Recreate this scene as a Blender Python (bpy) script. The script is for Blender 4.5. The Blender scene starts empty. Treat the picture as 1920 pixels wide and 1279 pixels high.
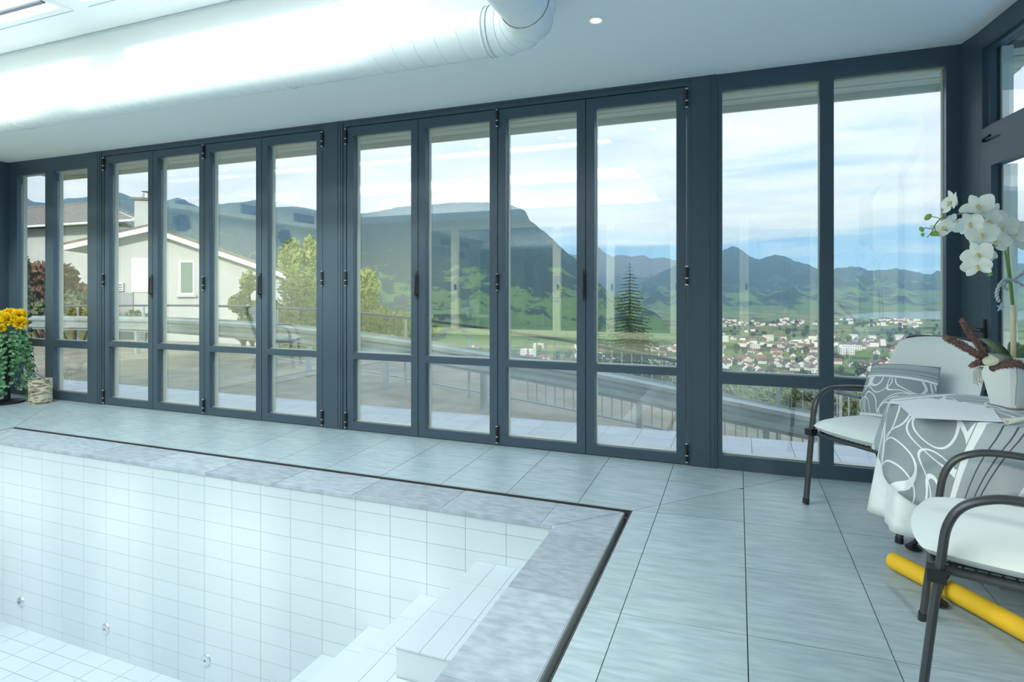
import bpy, bmesh, math, random
from mathutils import Vector, Matrix, noise
R = random.Random(7)
sc = bpy.context.scene
col = sc.collection

# ------------------------------------------------------------------ camera
F = 1098.0; U0 = 960.0; V0 = 542.0; CZ = 1.27
YAW = math.atan(424 / 1098.0)
S, C = math.sin(YAW), math.cos(YAW)
cam = bpy.data.objects.new('camera', bpy.data.cameras.new('camera'))
col.objects.link(cam)
cam.location = (0, 0, CZ)
cam.rotation_euler = (math.pi / 2, 0, YAW)
cam.data.sensor_width = 36.0
cam.data.lens = F / 1920 * 36
cam.data.shift_y = -(639.5 - V0) / 1920.0
cam.data.clip_start = 0.05
cam.data.clip_end = 40000
sc.camera = cam

# ------------------------------------------------------------------ world
def world():
    w = bpy.data.worlds.new('sky'); sc.world = w; w.use_nodes = True
    nt = w.node_tree; nt.nodes.clear(); N = nt.nodes.new; L = nt.links.new
    out = N('ShaderNodeOutputWorld'); bg = N('ShaderNodeBackground')
    tc = N('ShaderNodeTexCoord'); sep = N('ShaderNodeSeparateXYZ'); L(tc.outputs['Generated'], sep.inputs[0])
    # blue sky by elevation
    r = N('ShaderNodeValToRGB'); L(sep.outputs['Z'], r.inputs[0])
    e = r.color_ramp.elements
    e[0].position = 0.0; e[0].color = (0.42, 0.66, 0.95, 1)
    e[1].position = 1.0; e[1].color = (0.16, 0.36, 0.80, 1)
    m = e.new(0.09); m.color = (0.24, 0.50, 0.90, 1)
    # clouds: flattened noise on a cloud deck
    mx = N('ShaderNodeMath'); mx.operation = 'MAXIMUM'; L(sep.outputs['Z'], mx.inputs[0]); mx.inputs[1].default_value = 0.0
    ad = N('ShaderNodeMath'); ad.operation = 'ADD'; L(mx.outputs[0], ad.inputs[0]); ad.inputs[1].default_value = 0.10
    dv = N('ShaderNodeVectorMath'); dv.operation = 'DIVIDE'; L(tc.outputs['Generated'], dv.inputs[0])
    cb = N('ShaderNodeCombineXYZ'); [L(ad.outputs[0], cb.inputs[i]) for i in range(3)]
    L(cb.outputs[0], dv.inputs[1])
    n1 = N('ShaderNodeTexNoise'); n1.inputs['Scale'].default_value = 0.75; n1.inputs['Detail'].default_value = 9; n1.inputs['Roughness'].default_value = 0.6
    n1.inputs['Distortion'].default_value = 0.35
    mp = N('ShaderNodeMapping'); mp.inputs['Location'].default_value = (3.1, 0.6, 0.0); mp.inputs['Scale'].default_value = (0.75, 1.2, 0.3)
    L(dv.outputs[0], mp.inputs[0]); L(mp.outputs[0], n1.inputs['Vector'])
    # cover grows with elevation
    cov = N('ShaderNodeMapRange'); L(sep.outputs['Z'], cov.inputs[0])
    cov.inputs[1].default_value = 0.055; cov.inputs[2].default_value = 0.12; cov.inputs[3].default_value = -0.09; cov.inputs[4].default_value = 0.20
    a2 = N('ShaderNodeMath'); a2.operation = 'ADD'; L(n1.outputs[0], a2.inputs[0]); L(cov.outputs[0], a2.inputs[1])
    cr = N('ShaderNodeMapRange'); cr.interpolation_type = 'SMOOTHSTEP'; L(a2.outputs[0], cr.inputs[0])
    cr.inputs[1].default_value = 0.42; cr.inputs[2].default_value = 0.66
    n2 = N('ShaderNodeTexNoise'); n2.inputs['Scale'].default_value = 1.7; n2.inputs['Detail'].default_value = 6
    L(mp.outputs[0], n2.inputs['Vector'])
    cc = N('ShaderNodeValToRGB'); L(n2.outputs[0], cc.inputs[0])
    cc.color_ramp.elements[0].position = 0.30; cc.color_ramp.elements[0].color = (0.62, 0.73, 0.92, 1)
    cc.color_ramp.elements[1].position = 0.68; cc.color_ramp.elements[1].color = (0.93, 0.96, 1.0, 1)
    mix = N('ShaderNodeMix'); mix.data_type = 'RGBA'
    L(cr.outputs[0], mix.inputs[0]); L(r.outputs[0], mix.inputs[6]); L(cc.outputs[0], mix.inputs[7])
    tg = N('ShaderNodeValToRGB'); L(sep.outputs['Z'], tg.inputs[0]); te_ = tg.color_ramp.elements
    te_[0].position = 0.0; te_[0].color = (.56, .82, 1.05, 1); te_[1].position = .16; te_[1].color = (.92, .97, 1, 1)
    ml = N('ShaderNodeMix'); ml.data_type = 'RGBA'; ml.blend_type = 'MULTIPLY'; ml.inputs[0].default_value = 1; L(mix.outputs[2], ml.inputs[6]); L(tg.outputs[0], ml.inputs[7])
    L(ml.outputs[2], bg.inputs[0]); bg.inputs[1].default_value = 1.12
    L(bg.outputs[0], out.inputs[0])
world()
sun = bpy.data.objects.new('sun', bpy.data.lights.new('sun', 'SUN')); col.objects.link(sun)
sun.data.energy = 2.9; sun.data.angle = math.radians(6); sun.data.color = (1, .95, .87)
sun.rotation_euler = (math.radians(90 - 24), 0, math.radians(14))   # low sun, kept off the house by the bank added behind it

# daylight falling through the two roof windows of the raised ceiling
def skylight_light(name, x0, x1, y0, y1, z, power):
    l = bpy.data.lights.new(name, 'AREA'); l.shape = 'RECTANGLE'; l.size = x1 - x0; l.size_y = y1 - y0
    l.energy = power; l.color = (0.96, 0.985, 1.0)
    o = bpy.data.objects.new(name, l); col.objects.link(o); o.location = ((x0 + x1) / 2, (y0 + y1) / 2, z)
    return o
ROOFWIN = [(-7.15, -4.22, -1.36, 2.64), (-4.08, -1.38, -1.36, 2.64)]
for i, (a, b, c_, d_) in enumerate(ROOFWIN):
    skylight_light('skylight_daylight', a + .06, b - .06, c_ + .06, d_ - .06, 3.196, 150)

vs = sc.view_settings
vs.view_transform = 'Standard'; vs.look = 'None'; vs.gamma = 1; vs.use_curve_mapping = False
vs.exposure = 0.55
sc.cycles.use_denoising = True
sc.cycles.transparent_max_bounces = 24
sc.cycles.max_bounces = 8
sc.cycles.sample_clamp_indirect = 6

# ------------------------------------------------------------------ helpers
def ray(u, v):
    r = (u - U0) / F
    return Vector((-S + C * r, C + S * r, (V0 - v) / F))
def P(u, v, d): return Vector((0, 0, CZ)) + ray(u, v) * d
def Pz(u, v, z): return P(u, v, (z - CZ) / ray(u, v).z)
def Py(u, v, y): return P(u, v, y / ray(u, v).y)
def Xw(u, y): q = ray(u, 0); return q.x / q.y * y

class MB:
    def __init__(s): s.v = []; s.f = []; s.m = []; s.uv = None
    def add(s, vs, fs, mi=0):
        k = len(s.v); s.v += [tuple(p) for p in vs]
        for f in fs: s.f.append(tuple(i + k for i in f)); s.m.append(mi)
    def box(s, x0, x1, y0, y1, z0, z1, mi=0):
        s.add([(x0, y0, z0), (x1, y0, z0), (x1, y1, z0), (x0, y1, z0), (x0, y0, z1), (x1, y0, z1), (x1, y1, z1), (x0, y1, z1)],
              [(3, 2, 1, 0), (4, 5, 6, 7), (0, 1, 5, 4), (1, 2, 6, 5), (2, 3, 7, 6), (3, 0, 4, 7)], mi); return s
    def obox(s, c, ax, ay, az, mi=0):       # box from centre and three half vectors
        c = Vector(c); ax = Vector(ax); ay = Vector(ay); az = Vector(az)
        s.add([c - ax - ay - az, c + ax - ay - az, c + ax + ay - az, c - ax + ay - az, c - ax - ay + az, c + ax - ay + az, c + ax + ay + az, c - ax + ay + az],
              [(3, 2, 1, 0), (4, 5, 6, 7), (0, 1, 5, 4), (1, 2, 6, 5), (2, 3, 7, 6), (3, 0, 4, 7)], mi); return s
    def prism(s, poly, lo, hi, mi=0):       # polygon (x,y) with callable / constant heights
        n = len(poly); fl = lo if callable(lo) else (lambda x, y: lo); fh = hi if callable(hi) else (lambda x, y: hi)
        vs = [(x, y, fl(x, y)) for x, y in poly] + [(x, y, fh(x, y)) for x, y in poly]
        s.add(vs, [tuple(range(n - 1, -1, -1)), tuple(range(n, 2 * n))] + [(i, (i + 1) % n, n + (i + 1) % n, n + i) for i in range(n)], mi); return s
    def tube(s, path, r, n=10, cap=True, ry=None, mi=0, up=None, closed=False):
        path = [Vector(p) for p in path]; m = len(path); rings = []
        rr = r if hasattr(r, '__len__') else [r] * m
        prev = None
        for i, p in enumerate(path):
            if closed: t = path[(i + 1) % m] - path[i - 1]
            else: t = path[min(i + 1, m - 1)] - path[max(i - 1, 0)]
            t.normalize()
            if prev is None:
                a = Vector(up) if up else (Vector((0, 0, 1)) if abs(t.z) < .9 else Vector((1, 0, 0)))
            else: a = prev
            a = (a - t * a.dot(t))
            if a.length < 1e-6: a = t.orthogonal()
            a.normalize(); b = t.cross(a); prev = a
            k2 = (ry / r) if (ry and not hasattr(r, '__len__')) else 1
            rings.append([p + a * math.cos(2 * math.pi * j / n) * rr[i] + b * math.sin(2 * math.pi * j / n) * rr[i] * k2 for j in range(n)])
        vs = [q for g in rings for q in g]; fs = []
        for i in range(m if closed else m - 1):
            i2 = (i + 1) % m
            for j in range(n): fs.append((i * n + j, i * n + (j + 1) % n, i2 * n + (j + 1) % n, i2 * n + j))
        if cap and not closed: fs += [tuple(range(n - 1, -1, -1)), tuple((m - 1) * n + j for j in range(n))]
        s.add(vs, fs, mi); return s
    def lathe(s, prof, c=(0, 0, 0), n=24, mi=0, sx=1, sy=1):
        vs = []; fs = []
        for r, z in prof:
            for j in range(n):
                a = 2 * math.pi * j / n; vs.append((c[0] + r * math.cos(a) * sx, c[1] + r * math.sin(a) * sy, c[2] + z))
        for i in range(len(prof) - 1):
            for j in range(n): fs.append((i * n + j, i * n + (j + 1) % n, (i + 1) * n + (j + 1) % n, (i + 1) * n + j))
        if prof[0][0] > 1e-5: fs.append(tuple(range(n - 1, -1, -1)))
        if prof[-1][0] > 1e-5: fs.append(tuple((len(prof) - 1) * n + j for j in range(n)))
        s.add(vs, fs, mi); return s
    def grid(s, fn, nu, nv, mi=0, wrap=False):
        vs = [fn(i / nu, j / nv) for j in range(nv + 1) for i in range(nu + (0 if wrap else 1))]
        w = nu if wrap else nu + 1; fs = []
        for j in range(nv):
            for i in range(nu): fs.append((j * w + i, j * w + (i + 1) % w, (j + 1) * w + (i + 1) % w, (j + 1) * w + i))
        s.add(vs, fs, mi); return s

def wloc(o):
    p = Vector((0, 0, 0))
    while o: p += o.location; o = o.parent
    return p
def mesh_of(name, mb, mats, off=(0, 0, 0), smooth=False, bevel=0):
    me = bpy.data.meshes.new(name); off = Vector(off)
    me.from_pydata([tuple(Vector(p) - off) for p in mb.v], [], mb.f); me.update()
    for m in (mats if isinstance(mats, (list, tuple)) else [mats]): me.materials.append(m)
    if any(mb.m):
        me.polygons.foreach_set('material_index', mb.m)
    if smooth:
        me.polygons.foreach_set('use_smooth', [True] * len(me.polygons))
        if smooth is not True and smooth > 0:
            me.set_sharp_from_angle(angle=math.radians(smooth))
    return me
def obj(name, mb, mat, parent=None, smooth=False, local=False):
    off = (0, 0, 0) if (local or parent is None) else wloc(parent)
    me = mb if isinstance(mb, bpy.types.Mesh) else mesh_of(name, mb, mat, off, smooth)
    o = bpy.data.objects.new(name, me); col.objects.link(o)
    if parent: o.parent = parent
    return o
def tag(o, label=None, cat=None, group=None, kind=None):
    if label: o['label'] = label
    if cat: o['category'] = cat
    if group: o['group'] = group
    if kind: o['kind'] = kind
    return o
def empty(name, loc, rz=0, **k):
    o = bpy.data.objects.new(name, None); col.objects.link(o); o.location = loc; o.rotation_euler = (0, 0, rz)
    o.empty_display_size = .1
    return tag(o, **k)
def copy_tree(o, parent=None):
    c = o.copy(); col.objects.link(c); c.parent = parent
    for ch in [x for x in bpy.data.objects if x.parent == o]: copy_tree(ch, c)
    return c
def arc(c, a, b, r, t0, t1, n=8):   # points on an arc in plane spanned by a,b
    c = Vector(c); a = Vector(a); b = Vector(b)
    return [c + a * math.cos(t0 + (t1 - t0) * i / n) * r + b * math.sin(t0 + (t1 - t0) * i / n) * r for i in range(n + 1)]
def smooth_path(pts, k=6):          # catmull-rom
    pts = [Vector(p) for p in pts]; out = []
    for i in range(len(pts) - 1):
        p0 = pts[max(i - 1, 0)]; p1 = pts[i]; p2 = pts[i + 1]; p3 = pts[min(i + 2, len(pts) - 1)]
        for j in range(k):
            t = j / k
            out.append(.5 * ((2 * p1) + (p2 - p0) * t + (2 * p0 - 5 * p1 + 4 * p2 - p3) * t * t + (3 * p1 - p0 - 3 * p2 + p3) * t ** 3))
    out.append(pts[-1]); return out

# ------------------------------------------------------------------ materials
def srgb(r, g, b): return tuple(((c / 255) / 12.92 if c / 255 <= .04045 else ((c / 255 + .055) / 1.055) ** 2.4) for c in (r, g, b))
def mat(name, base, rough=.5, metal=0, spec=.5, var=None, scale=8, stretch=(1, 1, 1), rnd=0, bump=0, bscale=60, obj_space=True, trans=0, sheen=0, detail=4, var_lo=.35, var_hi=.65):
    m = bpy.data.materials.new(name); m.use_nodes = True; nt = m.node_tree; b = nt.nodes['Principled BSDF']
    N = nt.nodes.new; L = nt.links.new
    b.inputs['Base Color'].default_value = (*base, 1); b.inputs['Roughness'].default_value = rough; b.inputs['Metallic'].default_value = metal
    b.inputs['Specular IOR Level'].default_value = spec
    if trans: b.inputs['Transmission Weight'].default_value = trans
    if sheen: b.inputs['Sheen Weight'].default_value = sheen
    tc = N('ShaderNodeTexCoord'); mp = N('ShaderNodeMapping'); mp.inputs['Scale'].default_value = stretch
    L(tc.outputs['Object' if obj_space else 'Generated'], mp.inputs[0])
    last = None
    if var:
        n = N('ShaderNodeTexNoise'); n.inputs['Scale'].default_value = scale; n.inputs['Detail'].default_value = detail; L(mp.outputs[0], n.inputs['Vector'])
        if rnd:
            oi = N('ShaderNodeObjectInfo'); cb = N('ShaderNodeVectorMath'); cb.operation = 'ADD'
            sc_ = N('ShaderNodeVectorMath'); sc_.operation = 'SCALE'; L(oi.outputs['Random'], sc_.inputs['Scale']); sc_.inputs[0].default_value = (37, 51, 23)
            L(mp.outputs[0], cb.inputs[0]); L(sc_.outputs[0], cb.inputs[1]); L(cb.outputs[0], n.inputs['Vector'])
        r = N('ShaderNodeValToRGB'); L(n.outputs[0], r.inputs[0]); e = r.color_ramp.elements
        e[0].position = var_lo; e[1].position = var_hi; e[0].color = (*base, 1); e[1].color = (*var, 1)
        last = r.outputs[0]
    if rnd:
        oi = N('ShaderNodeObjectInfo'); mr = N('ShaderNodeMapRange'); L(oi.outputs['Random'], mr.inputs[0])
        mr.inputs[3].default_value = 1 - rnd; mr.inputs[4].default_value = 1 + rnd
        mm = N('ShaderNodeVectorMath'); mm.operation = 'SCALE'; L(mr.outputs[0], mm.inputs['Scale'])
        if last: L(last, mm.inputs[0])
        else: mm.inputs[0].default_value = base
        last = mm.outputs[0]
    if last: L(last, b.inputs['Base Color'])
    if bump:
        n = N('ShaderNodeTexNoise'); n.inputs['Scale'].default_value = bscale; n.inputs['Detail'].default_value = 3; L(mp.outputs[0], n.inputs['Vector'])
        bp = N('ShaderNodeBump'); bp.inputs['Strength'].default_value = bump; bp.inputs['Distance'].default_value = .01; L(n.outputs[0], bp.inputs['Height']); L(bp.outputs[0], b.inputs['Normal'])
    return m
def glass(name, r0=.05, tint=(.95, .98, .97)):
    m = bpy.data.materials.new(name); m.use_nodes = True; nt = m.node_tree; nt.nodes.clear(); N = nt.nodes.new; L = nt.links.new
    out = N('ShaderNodeOutputMaterial'); tr = N('ShaderNodeBsdfTransparent'); tr.inputs[0].default_value = (*tint, 1)
    gl = N('ShaderNodeBsdfGlossy'); gl.inputs['Roughness'].default_value = 0.0; gl.inputs[0].default_value = (1, 1, 1, 1)
    g = N('ShaderNodeNewGeometry'); dt = N('ShaderNodeVectorMath'); dt.operation = 'DOT_PRODUCT'; L(g.outputs['Normal'], dt.inputs[0]); L(g.outputs['Incoming'], dt.inputs[1])
    ab = N('ShaderNodeMath'); ab.operation = 'ABSOLUTE'; L(dt.outputs['Value'], ab.inputs[0])
    om = N('ShaderNodeMath'); om.operation = 'SUBTRACT'; om.inputs[0].default_value = 1; L(ab.outputs[0], om.inputs[1])
    pw = N('ShaderNodeMath'); pw.operation = 'POWER'; L(om.outputs[0], pw.inputs[0]); pw.inputs[1].default_value = 5
    ma = N('ShaderNodeMath'); ma.operation = 'MULTIPLY_ADD'; L(pw.outputs[0], ma.inputs[0]); ma.inputs[1].default_value = 1 - r0; ma.inputs[2].default_value = r0
    mx = N('ShaderNodeMixShader'); L(ma.outputs[0], mx.inputs[0]); L(tr.outputs[0], mx.inputs[1]); L(gl.outputs[0], mx.inputs[2]); L(mx.outputs[0], out.inputs[0])
    return m
M = {}
M['frame'] = mat('anthracite_frame', srgb(62, 80, 94), .34, spec=.5)
M['frame_out'] = mat('pale_outer_frame', srgb(205, 206, 190), .5)
M['steel_edge'] = mat('bright_glazing_bead', srgb(200, 205, 205), .35, metal=.6)
M['glass'] = glass('window_glass', .135)
M['black'] = mat('black_metal', srgb(28, 31, 35), .4, spec=.5)
M['ceiling'] = mat('white_ceiling', (.84, .88, .885), .8)
M['duct'] = mat('white_painted_duct', (.80, .85, .86), .38)
M['tile'] = mat('grey_stone_tile', srgb(150, 168, 174), .42, var=srgb(170, 187, 192), scale=7, stretch=(1.0, 6, 1), rnd=.05, bump=.06, bscale=160, detail=8)
M['coping'] = mat('blue_grey_coping', srgb(142, 154, 164), .5, var=srgb(166, 177, 185), scale=6, stretch=(2.0, 5, 1), rnd=.10, bump=.06, bscale=160, detail=7)
M['grout'] = mat('grey_grout', srgb(120, 126, 124), .9)
M['wgrout'] = mat('pale_grout', srgb(202, 214, 218), .9)
M['pool'] = mat('white_pool_tile', (.495, .56, .60), .5, spec=.25, rnd=.012)
M['poolbase'] = mat('pool_shell', srgb(172, 190, 196), .8)
M['nosing'] = mat('green_grey_tile_edge', srgb(140, 160, 156), .5)
M['channel'] = mat('dark_channel', srgb(64, 62, 62), .5)
M['steel'] = mat('stainless_steel', (.75, .77, .78), .22, metal=1)
M['cream'] = mat('cream_wall', srgb(236, 232, 198), .8)
M['creamframe'] = mat('cream_window_frame', srgb(246, 240, 202), .5)
M['terrace'] = mat('pale_terrace_tile', srgb(196, 202, 212), .5, var=srgb(210, 216, 224), scale=3, rnd=.04)
M['asphalt'] = mat('asphalt', srgb(138, 132, 114), .9, var=srgb(164, 156, 136), scale=2.5, bump=.15, bscale=150, detail=8)
M['soffit'] = mat('beige_soffit_board', srgb(190, 184, 158), .7, var=srgb(205, 200, 176), scale=3, stretch=(.4, 6, 6), rnd=.03)
M['darkwood'] = mat('dark_brown_eave', srgb(86, 76, 70), .7)
M['galv'] = mat('galvanised_steel', srgb(178, 186, 186), .42, metal=.35, var=srgb(160, 168, 166), scale=4)
M['cushion'] = mat('white_cushion_fabric', srgb(224, 231, 228), .9, sheen=.2, bump=.10, bscale=45)
M['chairmetal'] = mat('charcoal_chair_metal', srgb(74, 76, 78), .35, metal=.4)
M['cloth_white'] = mat('white_damask', srgb(228, 233, 230), .55, var=srgb(240, 244, 242), scale=14, detail=2, sheen=.3)
M['paper'] = mat('white_paper', srgb(232, 235, 240), .8)
M['pot'] = mat('white_ceramic', srgb(232, 236, 232), .25)
M['yellow'] = mat('yellow_foam', srgb(245, 196, 40), .75, bump=.05, bscale=250)
def ramp_node(nt, src, stops):
    r = nt.nodes.new('ShaderNodeValToRGB'); nt.links.new(src, r.inputs[0]); e = r.color_ramp.elements
    while len(e) > 1: e.remove(e[-1])
    e[0].position = stops[0][0]; e[0].color = (*stops[0][1], 1)
    for p, c in stops[1:]: k = e.new(p); k.color = (*c, 1)
    return r.outputs[0]

# ================================================================== THE ROOM
YW = 4.309                      # inner face of the long glazed wall
ZC = 2.76                       # flat ceiling
XL, YB = -8.08, -2.6            # left end wall, back wall
PX0, PX1, PY0, PY1 = -5.87, -0.91, -1.58, 3.02      # pool basin
OX0, OX1, OY0, OY1 = -6.21, -0.565, -1.94, 3.38     # outer edge of the overflow slot
SLOT = .04
def XR(y): return 1.30 + .12 * (4.13 - y)          # right wall, opening slightly outwards
def fdist(x, y): return max(x - OX1, y - OY1, OX0 - x, OY0 - y, 0)
def zf(x, y): return .025 * min(fdist(x, y), 1.6)

# ---- floor: base slab + every tile
fl = MB()
for r_ in ((XL - .2, OX0, YB - .2, 4.35), (OX1, 1.75, YB - .2, 4.35), (OX0, OX1, OY1, 4.35), (OX0, OX1, YB - .2, OY0)):
    fl.box(*r_, -.30, -.010)
floor = tag(obj('floor', fl, M['grout']), 'grey stone tile floor falling gently to the pool overflow slot', 'floor', kind='structure')
def clip(poly, a, b, c):        # keep a*x+b*y+c >= 0
    out = []
    for i in range(len(poly)):
        p, q = poly[i], poly[(i + 1) % len(poly)]
        dp = a * p[0] + b * p[1] + c; dq = a * q[0] + b * q[1] + c
        if dp >= 0: out.append(p)
        if dp * dq < 0:
            t = dp / (dp - dq); out.append((p[0] + (q[0] - p[0]) * t, p[1] + (q[1] - p[1]) * t))
    return out
def area(p): return abs(sum(p[i][0] * p[(i + 1) % len(p)][1] - p[(i + 1) % len(p)][0] * p[i][1] for i in range(len(p)))) / 2
def shrink(p, g):
    cx = sum(q[0] for q in p) / len(p); cy = sum(q[1] for q in p) / len(p); out = p
    n = len(p); sg = 1 if sum(p[i][0] * p[(i + 1) % n][1] - p[(i + 1) % n][0] * p[i][1] for i in range(n)) > 0 else -1
    for i in range(n):
        a, b = p[i], p[(i + 1) % n]; dx, dy = b[0] - a[0], b[1] - a[1]; l = math.hypot(dx, dy)
        if l < 1e-6: continue
        nx, ny = -dy / l * sg, dx / l * sg
        out = clip(out, nx, ny, -(nx * a[0] + ny * a[1]) - g)
        if len(out) < 3: return out
    return out
K = .0015
REG = [ # window strip, right side, left side, near strip (split along the mitres)
    [(0, 1, -OY1), (-1, 1, OX1 - OY1), (1, 1, -OX0 - OY1), (0, -1, 4.345)],
    [(1, 0, -OX1), (1, -1, OY1 - OX1), (1, 1, -OX1 - OY0), (0, -1, 4.345)],
    [(-1, 0, OX0), (-1, -1, OX0 + OY1), (-1, 1, OX0 - OY0), (0, -1, 4.345)],
    [(0, -1, OY0), (-1, -1, OX1 + OY0), (1, -1, OY0 - OX0)]]
TX0, TW, TY0, TH = .031, .459, 3.945, .553
for ri, planes in enumerate(REG):
    for i in range(-19, 5):
        for j in range(-1, 13):
            x0 = TX0 + TW * i; y1 = TY0 + TH - TH * j
            p = [(x0, y1 - TH), (x0 + TW, y1 - TH), (x0 + TW, y1), (x0, y1)]
            p = clip(p, 1, 0, -XL); p = clip(p, 0, 1, -YB) if p else p
            if p: p = clip(p, -1, -.12, 1.30 + .12 * 4.13)
            for a, b, c in planes:
                if len(p) >= 3: p = clip(p, a, b, c)
            if len(p) < 3 or area(p) < .002: continue
            p = shrink(p, .0018)
            if len(p) < 3 or area(p) < .002: continue
            obj('tile', MB().prism(p, -.010, zf), M['tile'], floor)

# ---- walls
wl = MB().box(XL - .2, XL, YB - .2, 4.0, -.01, ZC); tag(obj('wall_left', wl, M['cream']), 'cream end wall at the far end of the pool', 'wall', kind='structure')
wb = MB()
WX = [-6.77, -5.70, -3.41, -2.32, -1.11, .10, 1.25]
wb.box(XL - .2, WX[0], YB - .2, YB, -.01, ZC); wb.box(WX[-1], 1.9, YB - .2, YB, -.01, ZC)
wb.box(WX[0], WX[-1], YB - .2, YB, -.01, .35); wb.box(WX[0], WX[-1], YB - .2, YB, 2.62, ZC)
tag(obj('wall_back', wb, M['cream']), 'cream back wall below and around the garden windows', 'wall', kind='structure')
tag(obj('trim_1', MB().box(WX[0], WX[-1], YB, YB + .10, .31, .35), M['creamframe']), 'cream sill board under the back windows', 'sill', kind='structure')
for i in range(len(WX) - 1):
    a, b = WX[i] + .002, WX[i + 1] - .002
    w = empty(f'window_{10 + i}', ((a + b) / 2, YB, .35), label='cream framed garden window in the back wall', cat='window', kind='structure', group='back windows')
    f = MB(); s_ = .075
    f.box(a, a + s_, YB - .08, YB + .02, .352, 2.618); f.box(b - s_, b, YB - .08, YB + .02, .352, 2.618)
    f.box(a + s_, b - s_, YB - .08, YB + .02, .352, .43); f.box(a + s_, b - s_, YB - .08, YB + .02, 2.54, 2.618)
    obj('window_frame', f, M['creamframe'], w)
    obj('pane', MB().box(a + s_, b - s_, YB - .045, YB - .025, .43, 2.54), M['glass'], w)
    obj('handle', MB().box(a + .02, a + .05, YB + .02, YB + .055, 1.25, 1.37), M['black'], w)
# bulkhead with air grilles on the left end wall
bk = empty('bulkhead', (XL + .15, .95, 2.40), label='pale bulkhead box with dark air grilles high on the end wall', cat='bulkhead')
obj('casing', MB().box(XL + .001, XL + .30, -1.2, 3.5, 2.47, ZC - .001), M['cream'], bk)
for y in (2.15, .92, -.33):
    g = obj('grille', MB().box(XL + .301, XL + .312, y - .28, y + .28, 2.54, 2.70), M['channel'], bk)
    s_ = MB()
    for k in range(18): s_.box(XL + .312, XL + .318, y - .27 + k * .031, y - .258 + k * .031, 2.55, 2.69)
    tag(obj('louvre', s_, M['frame'], g), kind='stuff')
for k, (y, z) in enumerate(((2.19, 2.28), (.02, 2.25))):
    sp = empty('loudspeaker', (XL + .16, y, z), label=('small tilted dark loudspeaker on the end wall nearer the long windows', 'small tilted dark loudspeaker in the middle of the end wall')[k], cat='loudspeaker', group='loudspeakers')
    t = Matrix.Rotation(math.radians(-20), 3, 'Y')
    obj('cabinet', MB().obox((XL + .16, y, z), t @ Vector((.07, 0, 0)), (0, .075, 0), t @ Vector((0, 0, .11))), M['frame'], sp)
    obj('front_grille', MB().obox(Vector((XL + .16, y, z)) + t @ Vector((.074, 0, 0)), t @ Vector((.004, 0, 0)), (0, .068, 0), t @ Vector((0, 0, .10))), M['black'], sp)
    obj('bracket', MB().box(XL, XL + .11, y - .015, y + .015, z - .015, z + .015), M['black'], sp)

# ---- ceiling with the raised, daylit tray over the pool
CX0, CX1, CY0, CY1, ZT = -7.35, -1.20, -1.50, 2.94, 3.17
ce = MB()
for r_ in ((XL - .2, 1.9, CY1, 4.5), (XL - .2, 1.9, YB - .2, CY0), (XL - .2, CX0, CY0, CY1), (CX1, 1.9, CY0, CY1)):
    ce.box(*r_, ZC, 3.60)
ry0, ry1 = ROOFWIN[0][2], ROOFWIN[0][3]
ce.box(CX0, CX1, ry1, CY1, ZT, 3.60); ce.box(CX0, CX1, CY0, ry0, ZT, 3.60)
xs = [CX0] + [q for r_ in ROOFWIN for q in r_[:2]] + [CX1]
for i in range(0, 6, 2): ce.box(xs[i], xs[i + 1], ry0, ry1, ZT, 3.60)
ceiling = tag(obj('ceiling', ce, M['ceiling']), 'white ceiling with a raised tray over the pool', 'ceiling', kind='structure')
for i, (a, b, c_, d_) in enumerate(ROOFWIN):
    w = empty(f'window_{3 + i}', ((a + b) / 2, (c_ + d_) / 2, ZT), label=('roof window at the far end of the raised ceiling', 'roof window in the middle of the raised ceiling')[i], cat='skylight', kind='structure')
    f = MB(); q = .05
    f.box(a, a + q, c_, d_, ZT - .004, ZT + .015); f.box(b - q, b, c_, d_, ZT - .004, ZT + .015); f.box(a + q, b - q, c_, c_ + q, ZT - .004, ZT + .015); f.box(a + q, b - q, d_ - q, d_, ZT - .004, ZT + .015)
    obj('frame', f, M['ceiling'], w)
    obj('glazing_bar', MB().box(a + q, b - q, d_ - .17, d_ - .14, ZT - .012, ZT + .002), M['frame'], w)
    obj('pane', MB().box(a + q, b - q, c_ + q, d_ - q, ZT + .006, ZT + .014), M['glass'], w)
    t = MB()
    obj('shadow_strip', t.box(a + .01, b - .01, d_ + .002, d_ + .010, ZT - .006, ZT), M['wgrout'], w)  # greyer strip beside the frame, a shadow line put in as colour
tag(obj('trim_2', MB().box(CX0, CX1, CY1 - .012, CY1, ZT - .018, ZT - .004), M['wgrout']), 'thin grey strip painted as a shadow line along the top of the raised tray', 'trim', kind='structure')  # shade under the tray's top edge, drawn as a grey strip

# ---- ventilation duct
DY, DZ, DR, DXC, ER = 2.84, 2.624, .123, -.941, .23
duct = empty('ventilation_duct', (-4.5, DY, DZ), label='white spiral ventilation duct with a segmented elbow hung below the ceiling', cat='duct')
def spiral_duct(a, b, n, mb):
    mb.tube([a, b], DR, 40, cap=False, up=(0, 0, 1))
d1 = MB(); spiral_duct(Vector((XL + .335, DY, DZ)), Vector((DXC - ER, DY, DZ)), 1, d1); obj('long_pipe', d1, M['duct'], duct, smooth=True)
d2 = MB(); spiral_duct(Vector((DXC, DY - ER, DZ)), Vector((DXC, YB + .01, DZ)), 1, d2); obj('cross_pipe', d2, M['duct'], duct, smooth=True)
el = MB()   # segmented elbow: gores with hard mitres
pts = []
seg = 4
ang = [0] + [math.pi / 2 * (k + .5) / seg for k in range(seg)] + [math.pi / 2]
cen = Vector((DXC - ER, DY - ER, DZ))
path = [Vector((DXC - ER - .02, DY, DZ))]
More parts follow.
